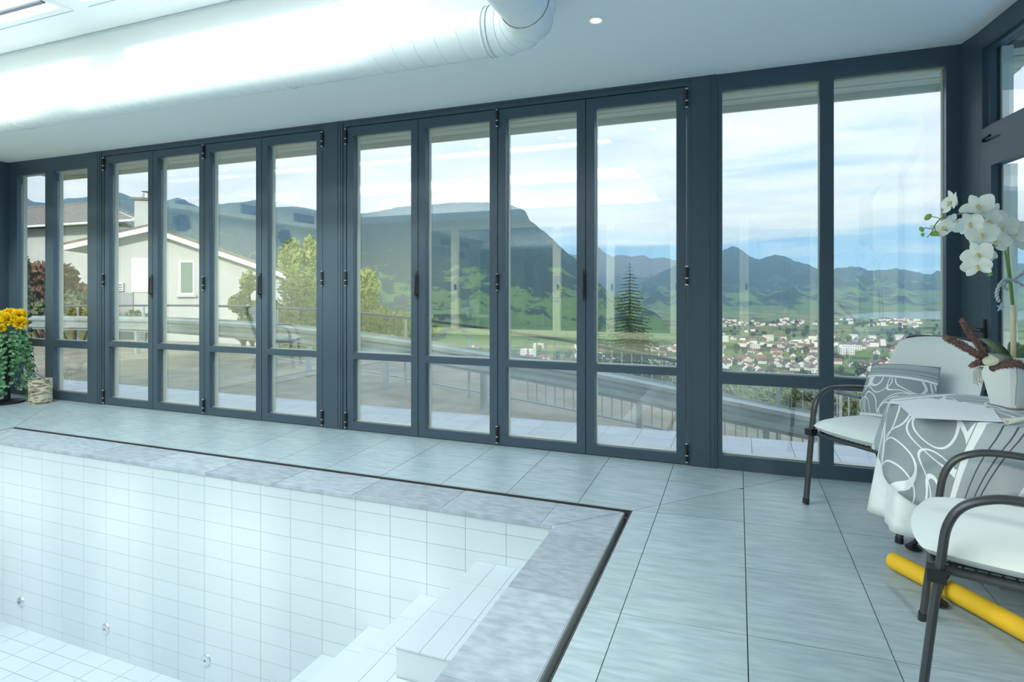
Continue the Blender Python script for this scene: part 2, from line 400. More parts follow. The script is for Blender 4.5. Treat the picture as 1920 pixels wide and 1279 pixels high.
for k in range(seg):
    a = math.pi / 2 * (k + .5) / seg; rr = ER / math.cos(math.pi / 4 / seg)
    path.append(cen + Vector((math.sin(a) * rr, math.cos(a) * rr, 0)))
path.append(Vector((DXC, DY - ER - .02, DZ)))
rings = []
for i, p in enumerate(path):
    if i in (0, len(path) - 1):
        t = (path[1] - path[0]).normalized() if i == 0 else (path[-1] - path[-2]).normalized(); k = 1
    else:
        ta = (path[i] - path[i - 1]).normalized(); tb = (path[i + 1] - path[i]).normalized(); t = (ta + tb).normalized(); k = 1 / t.dot(ta)
    b = t.cross(Vector((0, 0, 1)))
    rings.append([p + Vector((0, 0, 1)) * math.cos(2 * math.pi * j / 40) * (DR + .004) + b * k * math.sin(2 * math.pi * j / 40) * (DR + .004) for j in range(40)])
vs_ = [q for g in rings for q in g]; fs_ = []
for i in range(len(path) - 1):
    for j in range(40): fs_.append((i * 40 + j, i * 40 + (j + 1) % 40, (i + 1) * 40 + (j + 1) % 40, (i + 1) * 40 + j))
el.add(vs_, fs_); e_o = obj('elbow', el, M['duct'], duct, smooth=20)
for i in range(1, len(path) - 1):
    g = rings[i]; c_ = path[i]
    obj('elbow_seam', MB().tube([c_ + (q - c_) * 1.005 for q in g], .0032, 6, closed=True), M['duct'], e_o, smooth=True)
sm = MB()
xx = DXC - ER - .10
while xx > XL + .6:                                 # raised lock seams of the spiral pipe
    n = 28
    sm.tube([Vector((xx - .13 * j / n, DY + math.sin(2 * math.pi * j / n) * DR, DZ + math.cos(2 * math.pi * j / n) * DR)) for j in range(n + 1)], .0026, 5, cap=False)
    xx -= .13
yy = DY - ER - .08
while yy > YB + .2:
    n = 28
    sm.tube([Vector((DXC + math.sin(2 * math.pi * j / n) * DR, yy - .13 * j / n, DZ + math.cos(2 * math.pi * j / n) * DR)) for j in range(n + 1)], .0026, 5, cap=False)
    yy -= .13
so = tag(obj('spiral_seam', sm, M['duct'], duct, smooth=True), kind='stuff')
for x in (DXC - ER - .03, DXC - ER - .055, -2.55, -5.1):
    obj('joint_ring', MB().tube([Vector((x, DY + math.sin(a * math.pi / 20) * (DR + .002), DZ + math.cos(a * math.pi / 20) * (DR + .002))) for a in range(40)], .005, 6, closed=True), M['duct'], duct, smooth=True)

# ---- recessed downlights
def downlight(x, y, lab):
    o = empty('downlight', (x, y, ZC), label=lab, cat='downlight', group='ceiling downlights')
    obj('trim_ring', MB().lathe([(.030, -.001), (.032, -.006), (.045, -.008), (.050, -.004), (.050, 0)], (x, y, ZC), 28), M['ceiling'], o, smooth=40)
    m = bpy.data.materials.get('warm_lamp')
    if not m:
        m = bpy.data.materials.new('warm_lamp'); m.use_nodes = True; b = m.node_tree.nodes['Principled BSDF']
        b.inputs['Emission Color'].default_value = (1, .86, .62, 1); b.inputs['Emission Strength'].default_value = 5
    obj('lamp', MB().lathe([(0, -.0035), (.022, -.0035), (.030, -.001)], (x, y, ZC), 24), m, o)
    return o
for k in range(8):
    downlight(-.735 - .88 * k, 3.19, 'round recessed downlight near the duct elbow, the one in plain view' if k == 0 else 'recessed downlight behind the white duct, %s from the elbow' % ('second third fourth fifth sixth seventh eighth'.split()[k - 1]))
for y, q in ((1.83, 'nearest the long windows'), (.40, 'in the middle of its row'), (-1.0, 'nearest the back windows')): downlight(-.55, y, 'recessed downlight beside the raised ceiling tray, ' + q)

# ---- glazed wall
def X(u): return Xw(u, YW)
GY0, GY1 = 4.352, 4.376
def leaf_like(name, parent, x0, x1, z0, z1, st, top, bot, zm0, zm1, y0=YW, y1=GY0, cols=None):
    """dark inner frame with a mid rail, two panes, pale outer frame"""
    f = MB()
    f.box(x0, x0 + st, y0, y1, z0, z1); f.box(x1 - st, x1, y0, y1, z0, z1)
    for a, b in ((z0, z0 + bot), (zm0, zm1), (z1 - top, z1)): f.box(x0 + st, x1 - st, y0, y1, a, b)
    b_ = .006
    lf = obj(name, f, M['frame'], parent)
    for a, b in ((z0 + bot, zm0), (zm1, z1 - top)):
        obj('pane', MB().box(x0 + st - .008, x1 - st + .008, GY0 + .003, GY1 - .003, a - .008, b + .008), M['glass'], lf)
        g = MB()      # slim bright bead on the inner edge of the pane
        g.box(x0 + st, x1 - st, GY0 - .010, GY0 + .002, a, a + b_); g.box(x0 + st, x1 - st, GY0 - .010, GY0 + .002, b - b_ * .6, b)
        obj('glazing_bead', g, M['steel_edge'], lf)
    o = MB(); y0, y1 = GY1, GY1 + .040
    o.box(x0, x0 + st, y0, y1, z0, z1); o.box(x1 - st, x1, y0, y1, z0, z1)
    for a, b in ((z0, z0 + bot), (zm0, zm1), (z1 - top, z1)): o.box(x0 + st, x1 - st, y0, y1, a, b)
    obj('outer_frame', o, M['frame_out'], lf)
    return lf
def hinge(parent, x, z0, z1):
    h = obj('hinge', MB().tube([(x, YW - .014, z0), (x, YW - .014, z1)], .011, 10), M['black'], parent, smooth=40)
    c = MB()
    for z in (z0, z0 + (z1 - z0) * .36, z1): c.tube([(x, YW - .014, z - .004), (x, YW - .014, z + .004)], .0122, 10)
    obj('hinge_cap', c, M['steel'], h)
ZB = .030
def folding_door(name, us, label, handle_after, plain_hinges):
    xs_ = [X(u) for u in us]
    d = empty(name, ((xs_[0] + xs_[-1]) / 2, YW, ZB), label=label, cat='folding door', kind='structure')
    hd = MB().box(xs_[0] - .035, xs_[-1] + .035, YW - .004, GY1, 2.705, ZC - .0005)
    hd.box(xs_[0] - .035, xs_[-1] + .035, YW - .012, YW - .004, 2.742, ZC - .0005)
    obj('head_frame', hd, M['frame'], d)
    obj('jamb', MB().box(xs_[0] - .035, xs_[0] - .004, YW - .004, GY1, ZB - .01, 2.705), M['frame'], d)
    obj('jamb', MB().box(xs_[-1] + .004, xs_[-1] + .035, YW - .004, GY1, ZB - .01, 2.705), M['frame'], d)
    obj('threshold', MB().box(xs_[0] - .035, xs_[-1] + .035, YW + .012, GY1 + .04, .012, ZB - .002), M['black'], d)
    for k in range(4):
        a, b = xs_[k] + .003, xs_[k + 1] - .003
        lf = leaf_like('leaf', d, a, b, ZB, 2.698, .066, .078, .072, .652, .709)
        if k in handle_after:
            h = obj('handle', MB().box(b - .018, b + .006, YW - .006, YW, 1.18, 1.42), M['black'], lf)
            obj('lever', MB().tube([(b - .006, YW - .006, 1.22), (b - .006, YW - .035, 1.22), (b - .006, YW - .035, 1.26), (b - .006, YW - .03, 1.39)], .008, 8), M['black'], h)
        if k == 1:
            for z in (.05, 1.26, 2.56): hinge(lf, b + .003, z, z + .13)
        if k == 0:
            for z in (.05, 1.30, 2.55): hinge(lf, a - .006, z, z + .13)
        if k == 3:
            for z in (.05, 1.30, 2.55): hinge(lf, b + .006, z, z + .13)
    return d
D1 = (196, 286.5, 383, 490.5, 605)
D2 = (650, 784, 933, 1098, 1287)
folding_door('door_1', D1, 'four-leaf dark grey folding glass door left of the middle post', (0, 2), 0)
folding_door('door_2', D2, 'four-leaf dark grey folding glass door right of the middle post', (0, 2), 0)
def post(name, x0, x1, label, extra=True):
    p = MB().box(x0, x1, YW - .012, GY1 + .04, 0.012, ZC - .0005)
    o = tag(obj(name, p, M['frame']), label, 'post', kind='structure')
    w = x1 - x0
    g = MB()
    if extra:
        g.box(x0 + w * .70, x0 + w * .74, YW - .016, YW - .012, .03, ZC - .001); g.box(x0 + w * .86, x0 + w * .90, YW - .016, YW - .012, .03, ZC - .001)
        obj('cover_strip', g, M['frame'], o)
    return o
post('trim_3', X(166), X(196) - .036, 'dark grey post between the far fixed window and the left folding door')
post('trim_4', X(605) + .036, X(650) - .036, 'dark grey post between the two folding doors')
post('trim_5', X(1287) + .036, X(1344), 'dark grey post between the right folding door and the fixed window')
def fixed_window(name, u0, g0, g1, g2, g3, u1, zt, label):
    x0, x1 = X(u0), X(u1)
    w = empty(name, ((x0 + x1) / 2, YW, .02), label=label, cat='window', kind='structure')
    f = MB(); y0, y1 = YW - .002, GY0; gz = ((.122, .613), (.693, zt))
    for a, b in ((x0, X(g0)), (X(g1), X(g2)), (X(g3), x1)): f.box(a, b, y0, y1, .012, ZC - .0005)
    for a, b in ((X(g0), X(g1)), (X(g2), X(g3))):
        for c_, d_ in ((.012, .122), (.613, .693), (zt, ZC - .0005)): f.box(a, b, y0, y1, c_, d_)
    obj('window_frame', f, M['frame'], w)
    o = MB()
    for a, b in ((x0, X(g0)), (X(g1), X(g2)), (X(g3), x1)): o.box(a, b, GY1, GY1 + .04, .012, ZC - .05)
    for a, b in ((X(g0), X(g1)), (X(g2), X(g3))):
        for c_, d_ in ((.012, .122), (.613, .693), (zt, ZC - .05)): o.box(a, b, GY1, GY1 + .04, c_, d_)
    obj('outer_frame', o, M['frame_out'], w)
    for a, b in ((X(g0), X(g1)), (X(g2), X(g3))):
        for c_, d_ in gz:
            p = obj('pane', MB().box(a - .008, b + .008, GY0 + .003, GY1 - .003, c_ - .008, d_ + .008), M['glass'], w)
            obj('glazing_bead', MB().box(a, b, GY0 - .010, GY0 + .002, c_, c_ + .006).box(a, b, GY0 - .010, GY0 + .002, d_ - .004, d_), M['steel_edge'], p)
    return w
fixed_window('window_1', 8, 32, 85, 100, 166, 166, 2.60, 'fixed two-part window at the far left end of the glazed wall')
fixed_window('window_2', 1344, 1354, 1537, 1563.5, 1774, 1801, 2.645, 'fixed two-part window beside the white chair')
tag(obj('trim_6', MB().box(XL + .001, XL + .05, 4.001, YW - .003, 0.012, ZC - .0005), M['frame']), 'dark corner frame at the far left end', 'post', kind='structure')
# chamfered corner post
x1 = X(1801)
cp = [(x1 + .001, GY1 + .04), (x1 + .001, YW - .002), (1.302, 4.135), (1.42, 4.135), (1.42, GY1 + .04)]
tag(obj('trim_7', MB().prism(cp, .012, ZC - .0005), M['frame']), 'dark grey chamfered corner post behind the orchid', 'post', kind='structure')

# ---- right wall: door with transom, then wall
def rbox(mb, y0, y1, z0, z1, d0, d1, mi=0):     # box on the right wall; d = depth outwards
    p = [(XR(y0) + d0, y0), (XR(y0) + d1, y0), (XR(y1) + d1, y1), (XR(y1) + d0, y1)]
    return mb.prism(p, z0, z1, mi)
YD = 4.134
dr = empty('door_3', (XR(3.5), 3.55, .02), label='dark grey glazed door with a transom light in the right wall', cat='door', kind='structure')
f = MB()
rbox(f, 4.10, YD, .03, ZC - .0005, 0, .09); rbox(f, 2.90, 3.02, .03, ZC - .0005, 0, .09)
rbox(f, 3.02, 4.10, 2.645, ZC - .0005, 0, .09); rbox(f, 3.02, 4.10, 2.065, 2.185, 0, .09)
obj('door_frame', f, M['frame'], dr)
f = MB(); rbox(f, 4.06, 4.10, 2.185, 2.645, .02, .08); rbox(f, 3.02, 3.08, 2.185, 2.645, .02, .08); rbox(f, 3.08, 4.06, 2.185, 2.20, .02, .08); rbox(f, 3.08, 4.06, 2.63, 2.645, .02, .08)
tf = obj('transom_frame', f, M['frame'], dr)
obj('pane', rbox(MB(), 3.08, 4.06, 2.20, 2.63, .050, .066), M['glass'], tf)
f = MB(); rbox(f, 3.08, 4.06, 2.20, 2.63, .081, .082)
g_ = MB(); rbox(g_, 4.045, 4.06, 2.20, 2.63, .067, .12); obj('outer_reveal', g_, M['frame_out'], tf)
f = MB()
rbox(f, 3.98, 4.097, .035, 2.062, -.012, .05); rbox(f, 3.023, 3.15, .035, 2.062, -.012, .05)
for a, b in ((.035, .16), (.62, .70), (1.955, 2.062)): rbox(f, 3.15, 3.98, a, b, -.012, .05)
lf = obj('leaf', f, M['frame'], dr)
for a, b in ((.16, .62), (.70, 1.955)): obj('pane', rbox(MB(), 3.15, 3.98, a, b, .018, .034), M['glass'], lf)
g_ = MB(); rbox(g_, 3.965, 3.98, .16, 1.955, .036, .10); obj('outer_reveal', g_, M['frame_out'], lf)
hx = XR(4.04) - .012
h = obj('handle', MB().box(hx - .008, hx, 4.025, 4.05, .95, 1.10), M['black'], lf)
obj('lever', MB().tube([(hx - .008, 4.037, 1.04), (hx - .05, 4.037, 1.04), (hx - .055, 4.03, 1.04), (hx - .055, 3.92, 1.04)], .009, 10), M['black'], h, smooth=40)
obj('latch', MB().tube([(XR(4.08) - .003, 4.08, 2.11), (XR(4.04) - .02, 4.045, 2.115), (XR(3.98) - .02, 3.97, 2.12)], .007, 8), M['black'], tf, smooth=40)
rw = MB(); rbox(rw, YB, 1.0, -.009, ZC, 0, .2); rbox(rw, 1.0, 2.9, -.009, .35, 0, .2); rbox(rw, 1.0, 2.9, 2.6, ZC, 0, .2)
tag(obj('wall_right', rw, M['cream']), 'cream wall on the right side of the room', 'wall', kind='structure')
w = empty('window_5', (XR(2) + .05, 1.95, .35), label='wide fixed window in the right wall beyond the glazed door', cat='window', kind='structure')
f = MB(); rbox(f, 1.001, 1.07, .351, 2.599, .01, .08); rbox(f, 2.83, 2.899, .351, 2.599, .01, .08); rbox(f, 1.07, 2.83, .351, .42, .01, .08); rbox(f, 1.07, 2.83, 2.53, 2.599, .01, .08)
obj('window_frame', f, M['frame'], w); obj('pane', rbox(MB(), 1.07, 2.83, .42, 2.53, .035, .05), M['glass'], w)

# ================================================================== POOL
pool = empty('swimming_pool', (-3.4, .7, -1.5), label='empty white tiled swimming pool with corner steps and grey stone edge', cat='swimming pool')
ZP = -1.502
b = MB()
b.box(OX0 + SLOT, PX0, PY0, PY1, ZP - .2, -.022); b.box(PX1, OX1 - SLOT, PY0, PY1, ZP - .2, -.022)
b.box(OX0 + SLOT, OX1 - SLOT, PY1 + .012, OY1 - SLOT, ZP - .2, -.022); b.box(OX0 + SLOT, OX1 - SLOT, OY0 + SLOT, PY0, ZP - .2, -.022)
b.box(PX0, PX1, PY0, PY1 + .012, ZP - .2, ZP - .008)
obj('basin_shell', b, M['poolbase'], pool)
ch = MB()
for r_ in ((OX0, OX0 + SLOT, OY0, OY1), (OX1 - SLOT, OX1, OY0, OY1), (OX0 + SLOT, OX1 - SLOT, OY1 - SLOT, OY1), (OX0 + SLOT, OX1 - SLOT, OY0, OY0 + SLOT)): ch.box(*r_, -.16, -.13)
obj('overflow_channel', ch, M['channel'], pool)
obj('channel_edge', MB().box(OX1 - .006, OX1, OY0, OY1, -.13, -.001).box(OX0, OX1, OY1 - .006, OY1, -.13, -.001), M['channel'], pool)
ob_ = MB().box(OX1 - SLOT + .002, OX1 - .006, OY1 - .055, OY1 - .030, -.07, -.03); obj('channel_outlet', ob_, M['steel'], pool)
# coping tiles, mitred at the corners
cx0, cx1, cy0, cy1 = OX0 + SLOT, OX1 - SLOT, OY0 + SLOT, OY1 - SLOT
LIP = .010
side = []
jx = [PX1 + .012 - .611 * 0]     # joints along the window side from the photograph
k = 0
xj = Xw(1015.4, PY1)
J = [cx1]
while xj > cx0: J.append(xj); xj -= .611
J.append(cx0)
for i in range(len(J) - 1):
    p = [(J[i + 1], PY1 - LIP), (J[i], PY1 - LIP), (J[i], cy1), (J[i + 1], cy1)]
    p = clip(clip(p, -1, 1, cx1 - cy1), 1, 1, -cx0 - cy1)
    if len(p) >= 3 and area(p) > .002: obj('coping_tile', MB().prism(shrink(p, .0032), -.022, 0), M['coping'], pool)
yj = Py(1032, 998.5, 2.93).y
q0 = Pz(1032, 998, 0).y; J = [cy1, q0]
yj = q0 - .60
while yj > cy0: J.append(yj); yj -= .60
J.append(cy0)
for xa, xb, m1, m2 in ((PX1 - LIP, cx1, (1, -1, cy1 - cx1), (1, 1, -cx1 - cy0)), (cx0, PX0 + LIP, (-1, -1, cx0 + cy1), (-1, 1, cx0 - cy0))):
    for i in range(len(J) - 1):
        p = [(xa, J[i + 1]), (xb, J[i + 1]), (xb, J[i]), (xa, J[i])]
        p = clip(p, *m1); p = clip(p, *m2) if len(p) > 2 else p
        if len(p) >= 3 and area(p) > .002: obj('coping_tile', MB().prism(shrink(p, .0032), -.022, 0), M['coping'], pool)
xj = cx1 - .4; J = [cx1]
while xj > cx0: J.append(xj); xj -= .61
J.append(cx0)
for i in range(len(J) - 1):
    p = [(J[i + 1], cy0), (J[i], cy0), (J[i], PY0 + LIP), (J[i + 1], PY0 + LIP)]
    p = clip(clip(p, -1, -1, cx1 + cy0), 1, -1, cy0 - cx0)
    if len(p) >= 3 and area(p) > .002: obj('coping_tile', MB().prism(shrink(p, .0032), -.022, 0), M['coping'], pool)
jb = MB().box(cx0, cx1, PY1 - .004, cy1, -.0225, -.003).box(PX1 - .004, cx1, cy0, PY1 - .004, -.0225, -.003); obj('coping_joint', jb, M['wgrout'], pool)
# wall tiles on the window side
wall = obj('far_wall', MB().box(PX0, PX1, PY1 + .004, PY1 + .012, ZP, -.024), M['wgrout'], pool)
TWp, THp, G = .25, .1215, .0021
zj = [-.0235, -.0935]
while zj[-1] - THp > ZP: zj.append(zj[-1] - THp)
zj.append(ZP)
xj = [PX1]; x = Xw(1030, PY1)
while x > PX0: xj.append(x); x -= TWp
xj.append(PX0)
cache = {}
def tile_mesh(w, d, h, m, key):
    k = (round(w, 4), round(d, 4), round(h, 4), key)
    if k not in cache:
        e = .0012; mb = MB()       # softly bevelled block, 12-50 triangles
        mb.box(-w / 2, w / 2, -d / 2, d / 2, -h / 2, h / 2); cache[k] = mesh_of('tile', mb, m)
    return cache[k]
def put_tile(name, c, w, d, h, m, parent, key):
    o = bpy.data.objects.new(name, tile_mesh(w, d, h, m, key)); col.objects.link(o); o.parent = parent; o.location = Vector(c) - wloc(parent); return o
for i in range(len(xj) - 1):
    for j in range(len(zj) - 1):
        w_, h_ = xj[i] - xj[i + 1] - G, zj[j] - zj[j + 1] - G
        if w_ < .004: continue
        put_tile('wall_tile', ((xj[i] + xj[i + 1]) / 2, PY1 + .002, (zj[j] + zj[j + 1]) / 2), w_, .008, h_, M['pool'], wall, 'w')
# basin floor tiles (visible corner single, rest as one part)
bfl = obj('basin_floor', MB().box(PX0, PX1, PY0, PY1, ZP - .006, ZP - .004), M['wgrout'], pool)
rest = MB(); nfl = 0
for i in range(20):
    for j in range(37):
        x = PX0 + .125 + .25 * i; y = PY1 - .0625 - .125 * j
        if x > PX1 - .1 or y < PY0 + .05 or (x > -2.85 and y > 2.1): continue
        if x < -3.0 and y > 2.1: put_tile('floor_tile', (x, y, ZP), .2465, .1215, .008, M['pool'], bfl, 'f')
        else: rest.box(x - .1232, x + .1232, y - .0607, y + .0607, ZP - .004, ZP + .004)
tag(obj('floor_tiles', rest, M['pool'], pool), kind='stuff')
for xa, xb, ya, yb in ((PX0, PX0 + .004, PY0, PY1), (PX1 - .004, PX1, PY0, 2.16), (PX0, PX1, PY0, PY0 + .004)):
    sw = obj('side_wall', MB().box(xa, xb, ya, yb, ZP + .005, -.024), M['wgrout'], pool); st_t = MB()
    alongx = xb - xa > yb - ya; n_t = int(((xb - xa) if alongx else (yb - ya)) / TWp) + 1
    for i in range(n_t):
        for j in range(len(zj) - 1):
            t0 = (xa if alongx else ya) + i * TWp + G / 2; t1 = min(t0 + TWp - G, (xb if alongx else yb) - .005); z1_, z0_ = zj[j] - G / 2, max(zj[j + 1] + G / 2, ZP + .006)
            if t1 - t0 < .01 or z1_ - z0_ < .005: continue
            if alongx: st_t.box(t0, t1, yb, yb + .005, z0_, z1_)
            elif xa < -3: st_t.box(xb, xb + .005, t0, t1, z0_, z1_)
            else: st_t.box(xa - .005, xa, t0, t1, z0_, z1_)
    tag(obj('side_wall_tiles', st_t, M['pool'], sw), kind='stuff')
# steps
FX = [PX1 - .004, -1.38, -1.739, -2.097, -2.45, -2.80]; SZ = [-.268, -.5246, -.784, -1.035, -1.288]; SY = 2.17
for k in range(5):
    st = obj('step', MB().box(FX[k + 1] + .006, FX[k], SY + .006, PY1 - .003, ZP + .006, SZ[k] - .010), M['pool'], pool)
    obj('nosing', MB().box(FX[k + 1] + .002, FX[k], SY + .002, PY1 - .003, SZ[k] - .010, SZ[k] - .004), M['nosing'], st)
    yj = [PY1 - .003, 2.77, 2.47, SY]
    x = FX[k + 1]
    while x < FX[k] - .02:
        x2 = min(x + THp, FX[k])
        for a, b_ in zip(yj[1:], yj[:-1]):
            put_tile('tread_tile', ((x + x2) / 2, (a + b_) / 2, SZ[k] - .0035), x2 - x - G, b_ - a - G, .008, M['pool'], st, 't')
        x = x2
obj('bench', MB().box(-1.385, PX1 - .010, PY0 + .005, SY - .001, ZP + .006, -.40), M['pool'], pool)
# inlet nozzles
for (u, v) in ((39.5, 1128.8), (198.5, 1178.9), (386.5, 1237.7)):
    p = Py(u, v, PY1 - .002); n = MB()
    prof = [(0, .010), (.006, .010), (.007, .013), (.030, .012), (.040, .008), (.043, 0)]
    vs2 = []
    mbn = MB().lathe([(r, z) for r, z in prof], (0, 0, 0), 28)
    mbn.v = [(p.x + a, p.y - c_, p.z + b_) for a, b_, c_ in mbn.v]
    nz = obj('inlet_nozzle', mbn, M['steel'], pool, smooth=35)
    obj('nozzle_hole', MB().tube([(p.x, p.y - .0095, p.z), (p.x, p.y - .0145, p.z)], .0052, 12), M['black'], nz)
    obj('nozzle_screw', MB().tube([(p.x, p.y - .011, p.z - .02), (p.x, p.y - .0135, p.z - .02)], .004, 8), M['steel'], nz)

# ================================================================== OUTSIDE
# ---- terrace strip
te = tag(obj('terrace', MB().box(-9.5, 2.6, 4.42, 5.35, -.8, -.012), M['grout']), 'pale tiled terrace strip just outside the glazed wall', 'terrace', kind='structure')
for i in range(-32, 9):
    for j in range(3):
        x = .10 + .30 * i; y = 4.425 + .308 * j
        put_tile('terrace_tile', (x + .15, y + .154, 0), .296, .304, .024, M['terrace'], te, 'te')
# ---- eaves over the windows
ev = empty('eaves', (-3, 4.8, 2.75), label='beige boarded eaves above the glazed wall', cat='eaves', kind='structure')
for k in range(4):
    y0 = 4.43 + k * .135
    obj('soffit_board', MB().box(XL - .3, 1.75, y0, y0 + .130, 2.735 - .006 * (k % 2), 2.80), M['soffit'], ev)
obj('fascia', MB().box(XL - .3, 1.75, 4.975, 5.005, 2.68, 2.95), M['soffit'], ev)
obj('roof_edge', MB().box(XL - .3, 1.75, 4.502, 5.10, 2.95, 3.3), M['darkwood'], ev)
ev2 = MB(); rbox(ev2, 0, 4.5, 2.74, 2.80, .25, .95)
obj('side_eaves', ev2, M['darkwood'], ev)
# ---- driveway, guard rail, fence
GP = [(60, 592, 13.6), (200, 592.5, 12.2), (333, 595, 10.9), (508, 604.7, 9.2), (667, 620.7, 8.1), (804, 639, 7.5), (1084, 684, 6.8), (1354, 737.6, 6.4), (1540, 775, 6.15), (1700, 808, 6.0), (1900, 850, 5.9)]
gpath = smooth_path([P(*g) for g in GP], 5)
def road_z(x):
    a = gpath
    if x <= a[0].x: return a[0].z - .75
    for i in range(len(a) - 1):
        if a[i].x <= x <= a[i + 1].x:
            t = (x - a[i].x) / (a[i + 1].x - a[i].x); return a[i].z * (1 - t) + a[i + 1].z * t - .75
    return a[-1].z - .75
def road_y(x):
    a = gpath
    for i in range(len(a) - 1):
        if a[i].x <= x <= a[i + 1].x:
            t = (x - a[i].x) / (a[i + 1].x - a[i].x); return a[i].y * (1 - t) + a[i + 1].y * t
    return a[0].y if x < a[0].x else a[-1].y
rd = MB()
rd.grid(lambda u, v: ((lambda x: (x, 5.36 + (road_y(x) + 2.4 - 5.36) * v, min(road_z(x), -.03)))(-16 + 20 * u)), 60, 6)
tag(obj('driveway', rd, M['asphalt'], smooth=True), 'worn asphalt drive running downhill past the terrace', 'driveway', kind='structure')
gr = empty('guard_rail', tuple(gpath[20]), label='galvanised double-wave steel guard rail beside the drive', cat='guard rail')
PROF = [(0, 0), (0, -.025), (.075, -.055), (.075, -.10), (.0, -.135), (.0, -.175), (.075, -.21), (.075, -.255), (0, -.285), (0, -.31)]
for k in range(0, len(gpath) - 1, 5):
    pts_ = gpath[k:k + 6]; mb = MB(); rows = []
    for i, p in enumerate(pts_):
        g = k + i; t = (gpath[min(g + 1, len(gpath) - 1)] - gpath[max(g - 1, 0)]); t.z = 0; t.normalize(); n = Vector((t.y, -t.x, 0))
        rows.append([p + n * a + Vector((0, 0, z)) for a, z in PROF] + [p + n * (a - .008) + Vector((0, 0, z)) for a, z in reversed(PROF)])
    m_ = len(rows[0]); mb.v = [tuple(q) for r_ in rows for q in r_]
    for i in range(len(rows) - 1):
        for j in range(m_): mb.f.append((i * m_ + j, i * m_ + (j + 1) % m_, (i + 1) * m_ + (j + 1) % m_, (i + 1) * m_ + j)); mb.m.append(0)
    obj('rail_beam', mb, M['galv'], gr, smooth=50)
    p = pts_[2]; obj('post', MB().box(p.x - .03, p.x + .03, p.y + .015, p.y + .09, p.z - 1.0, p.z - .03), M['galv'], gr)
M['handrail'] = mat('dark_handrail', srgb(72, 82, 96), .3, metal=.5)
M['baluster'] = mat('grey_baluster', srgb(170, 178, 178), .5, metal=.3)
fe = empty('railing', tuple(gpath[25]), label='steel railing with thin upright bars behind the guard rail', cat='railing')
fpath = []
for g, p in enumerate(gpath):
    t = (gpath[min(g + 1, len(gpath) - 1)] - gpath[max(g - 1, 0)]); t.z = 0; t.normalize(); fpath.append(p + Vector((-t.y, t.x, 0)) * .45 + Vector((0, 0, .205)))
obj('handrail', MB().tube(fpath, .022, 8), M['handrail'], fe, smooth=True)
obj('bottom_rail', MB().tube([p - Vector((0, 0, .85)) for p in fpath], .014, 6), M['baluster'], fe, smooth=True)
for p in fpath[2::4]: obj('railing_post', MB().box(p.x - .015, p.x + .015, p.y - .015, p.y + .015, p.z - .95, p.z - .02), M['baluster'], fe)
acc = 0; nb = 0
for i in range(len(fpath) - 1):
    a, b = fpath[i], fpath[i + 1]; l = (b - a).length
    while acc < l:
        p = a + (b - a) * (acc / l)
        if p.x > -2.6:
            obj('baluster', MB().box(p.x - .006, p.x + .006, p.y - .006, p.y + .006, p.z - .85, p.z - .015), M['baluster'], fe); nb += 1
        acc += .12
    acc -= l

# ---- terrain: polar sheet around the house, falling to the valley
VZ = -120.0
def sstep(a, b, x): t = min(max((x - a) / (b - a), 0), 1); return t * t * (3 - 2 * t)
def terrain_z(x, y):
    q = .55 * x + .83 * y
    d = math.hypot(x, y)
    base = -.85 - .10 * max(min(x + 6, 14), 0)
    fall = max(q - 9.5, 0) * .46
    z = base - fall
    z += max(0, -x - 24) * .10 * (1 - sstep(150, 500, d))
    k = sstep(120, 600, d)
    z = z * (1 - k) + (VZ - 1) * k if z > VZ else VZ
    z = max(z, VZ)
    if d > 40: z += (noise.noise((x / 90, y / 90, .3))) * 3 * sstep(40, 200, d) * (1 - sstep(250, 500, d))
    return z
tr = MB(); NR, NA = 84, 150
def tp(u, v):
    r = 9.0 * (6200 / 9.0) ** v; a = math.radians(-38 + 136 * u)
    x, y = -math.sin(a) * r, math.cos(a) * r
    return (x, y, terrain_z(x, y))
tr.grid(tp, NA, NR)
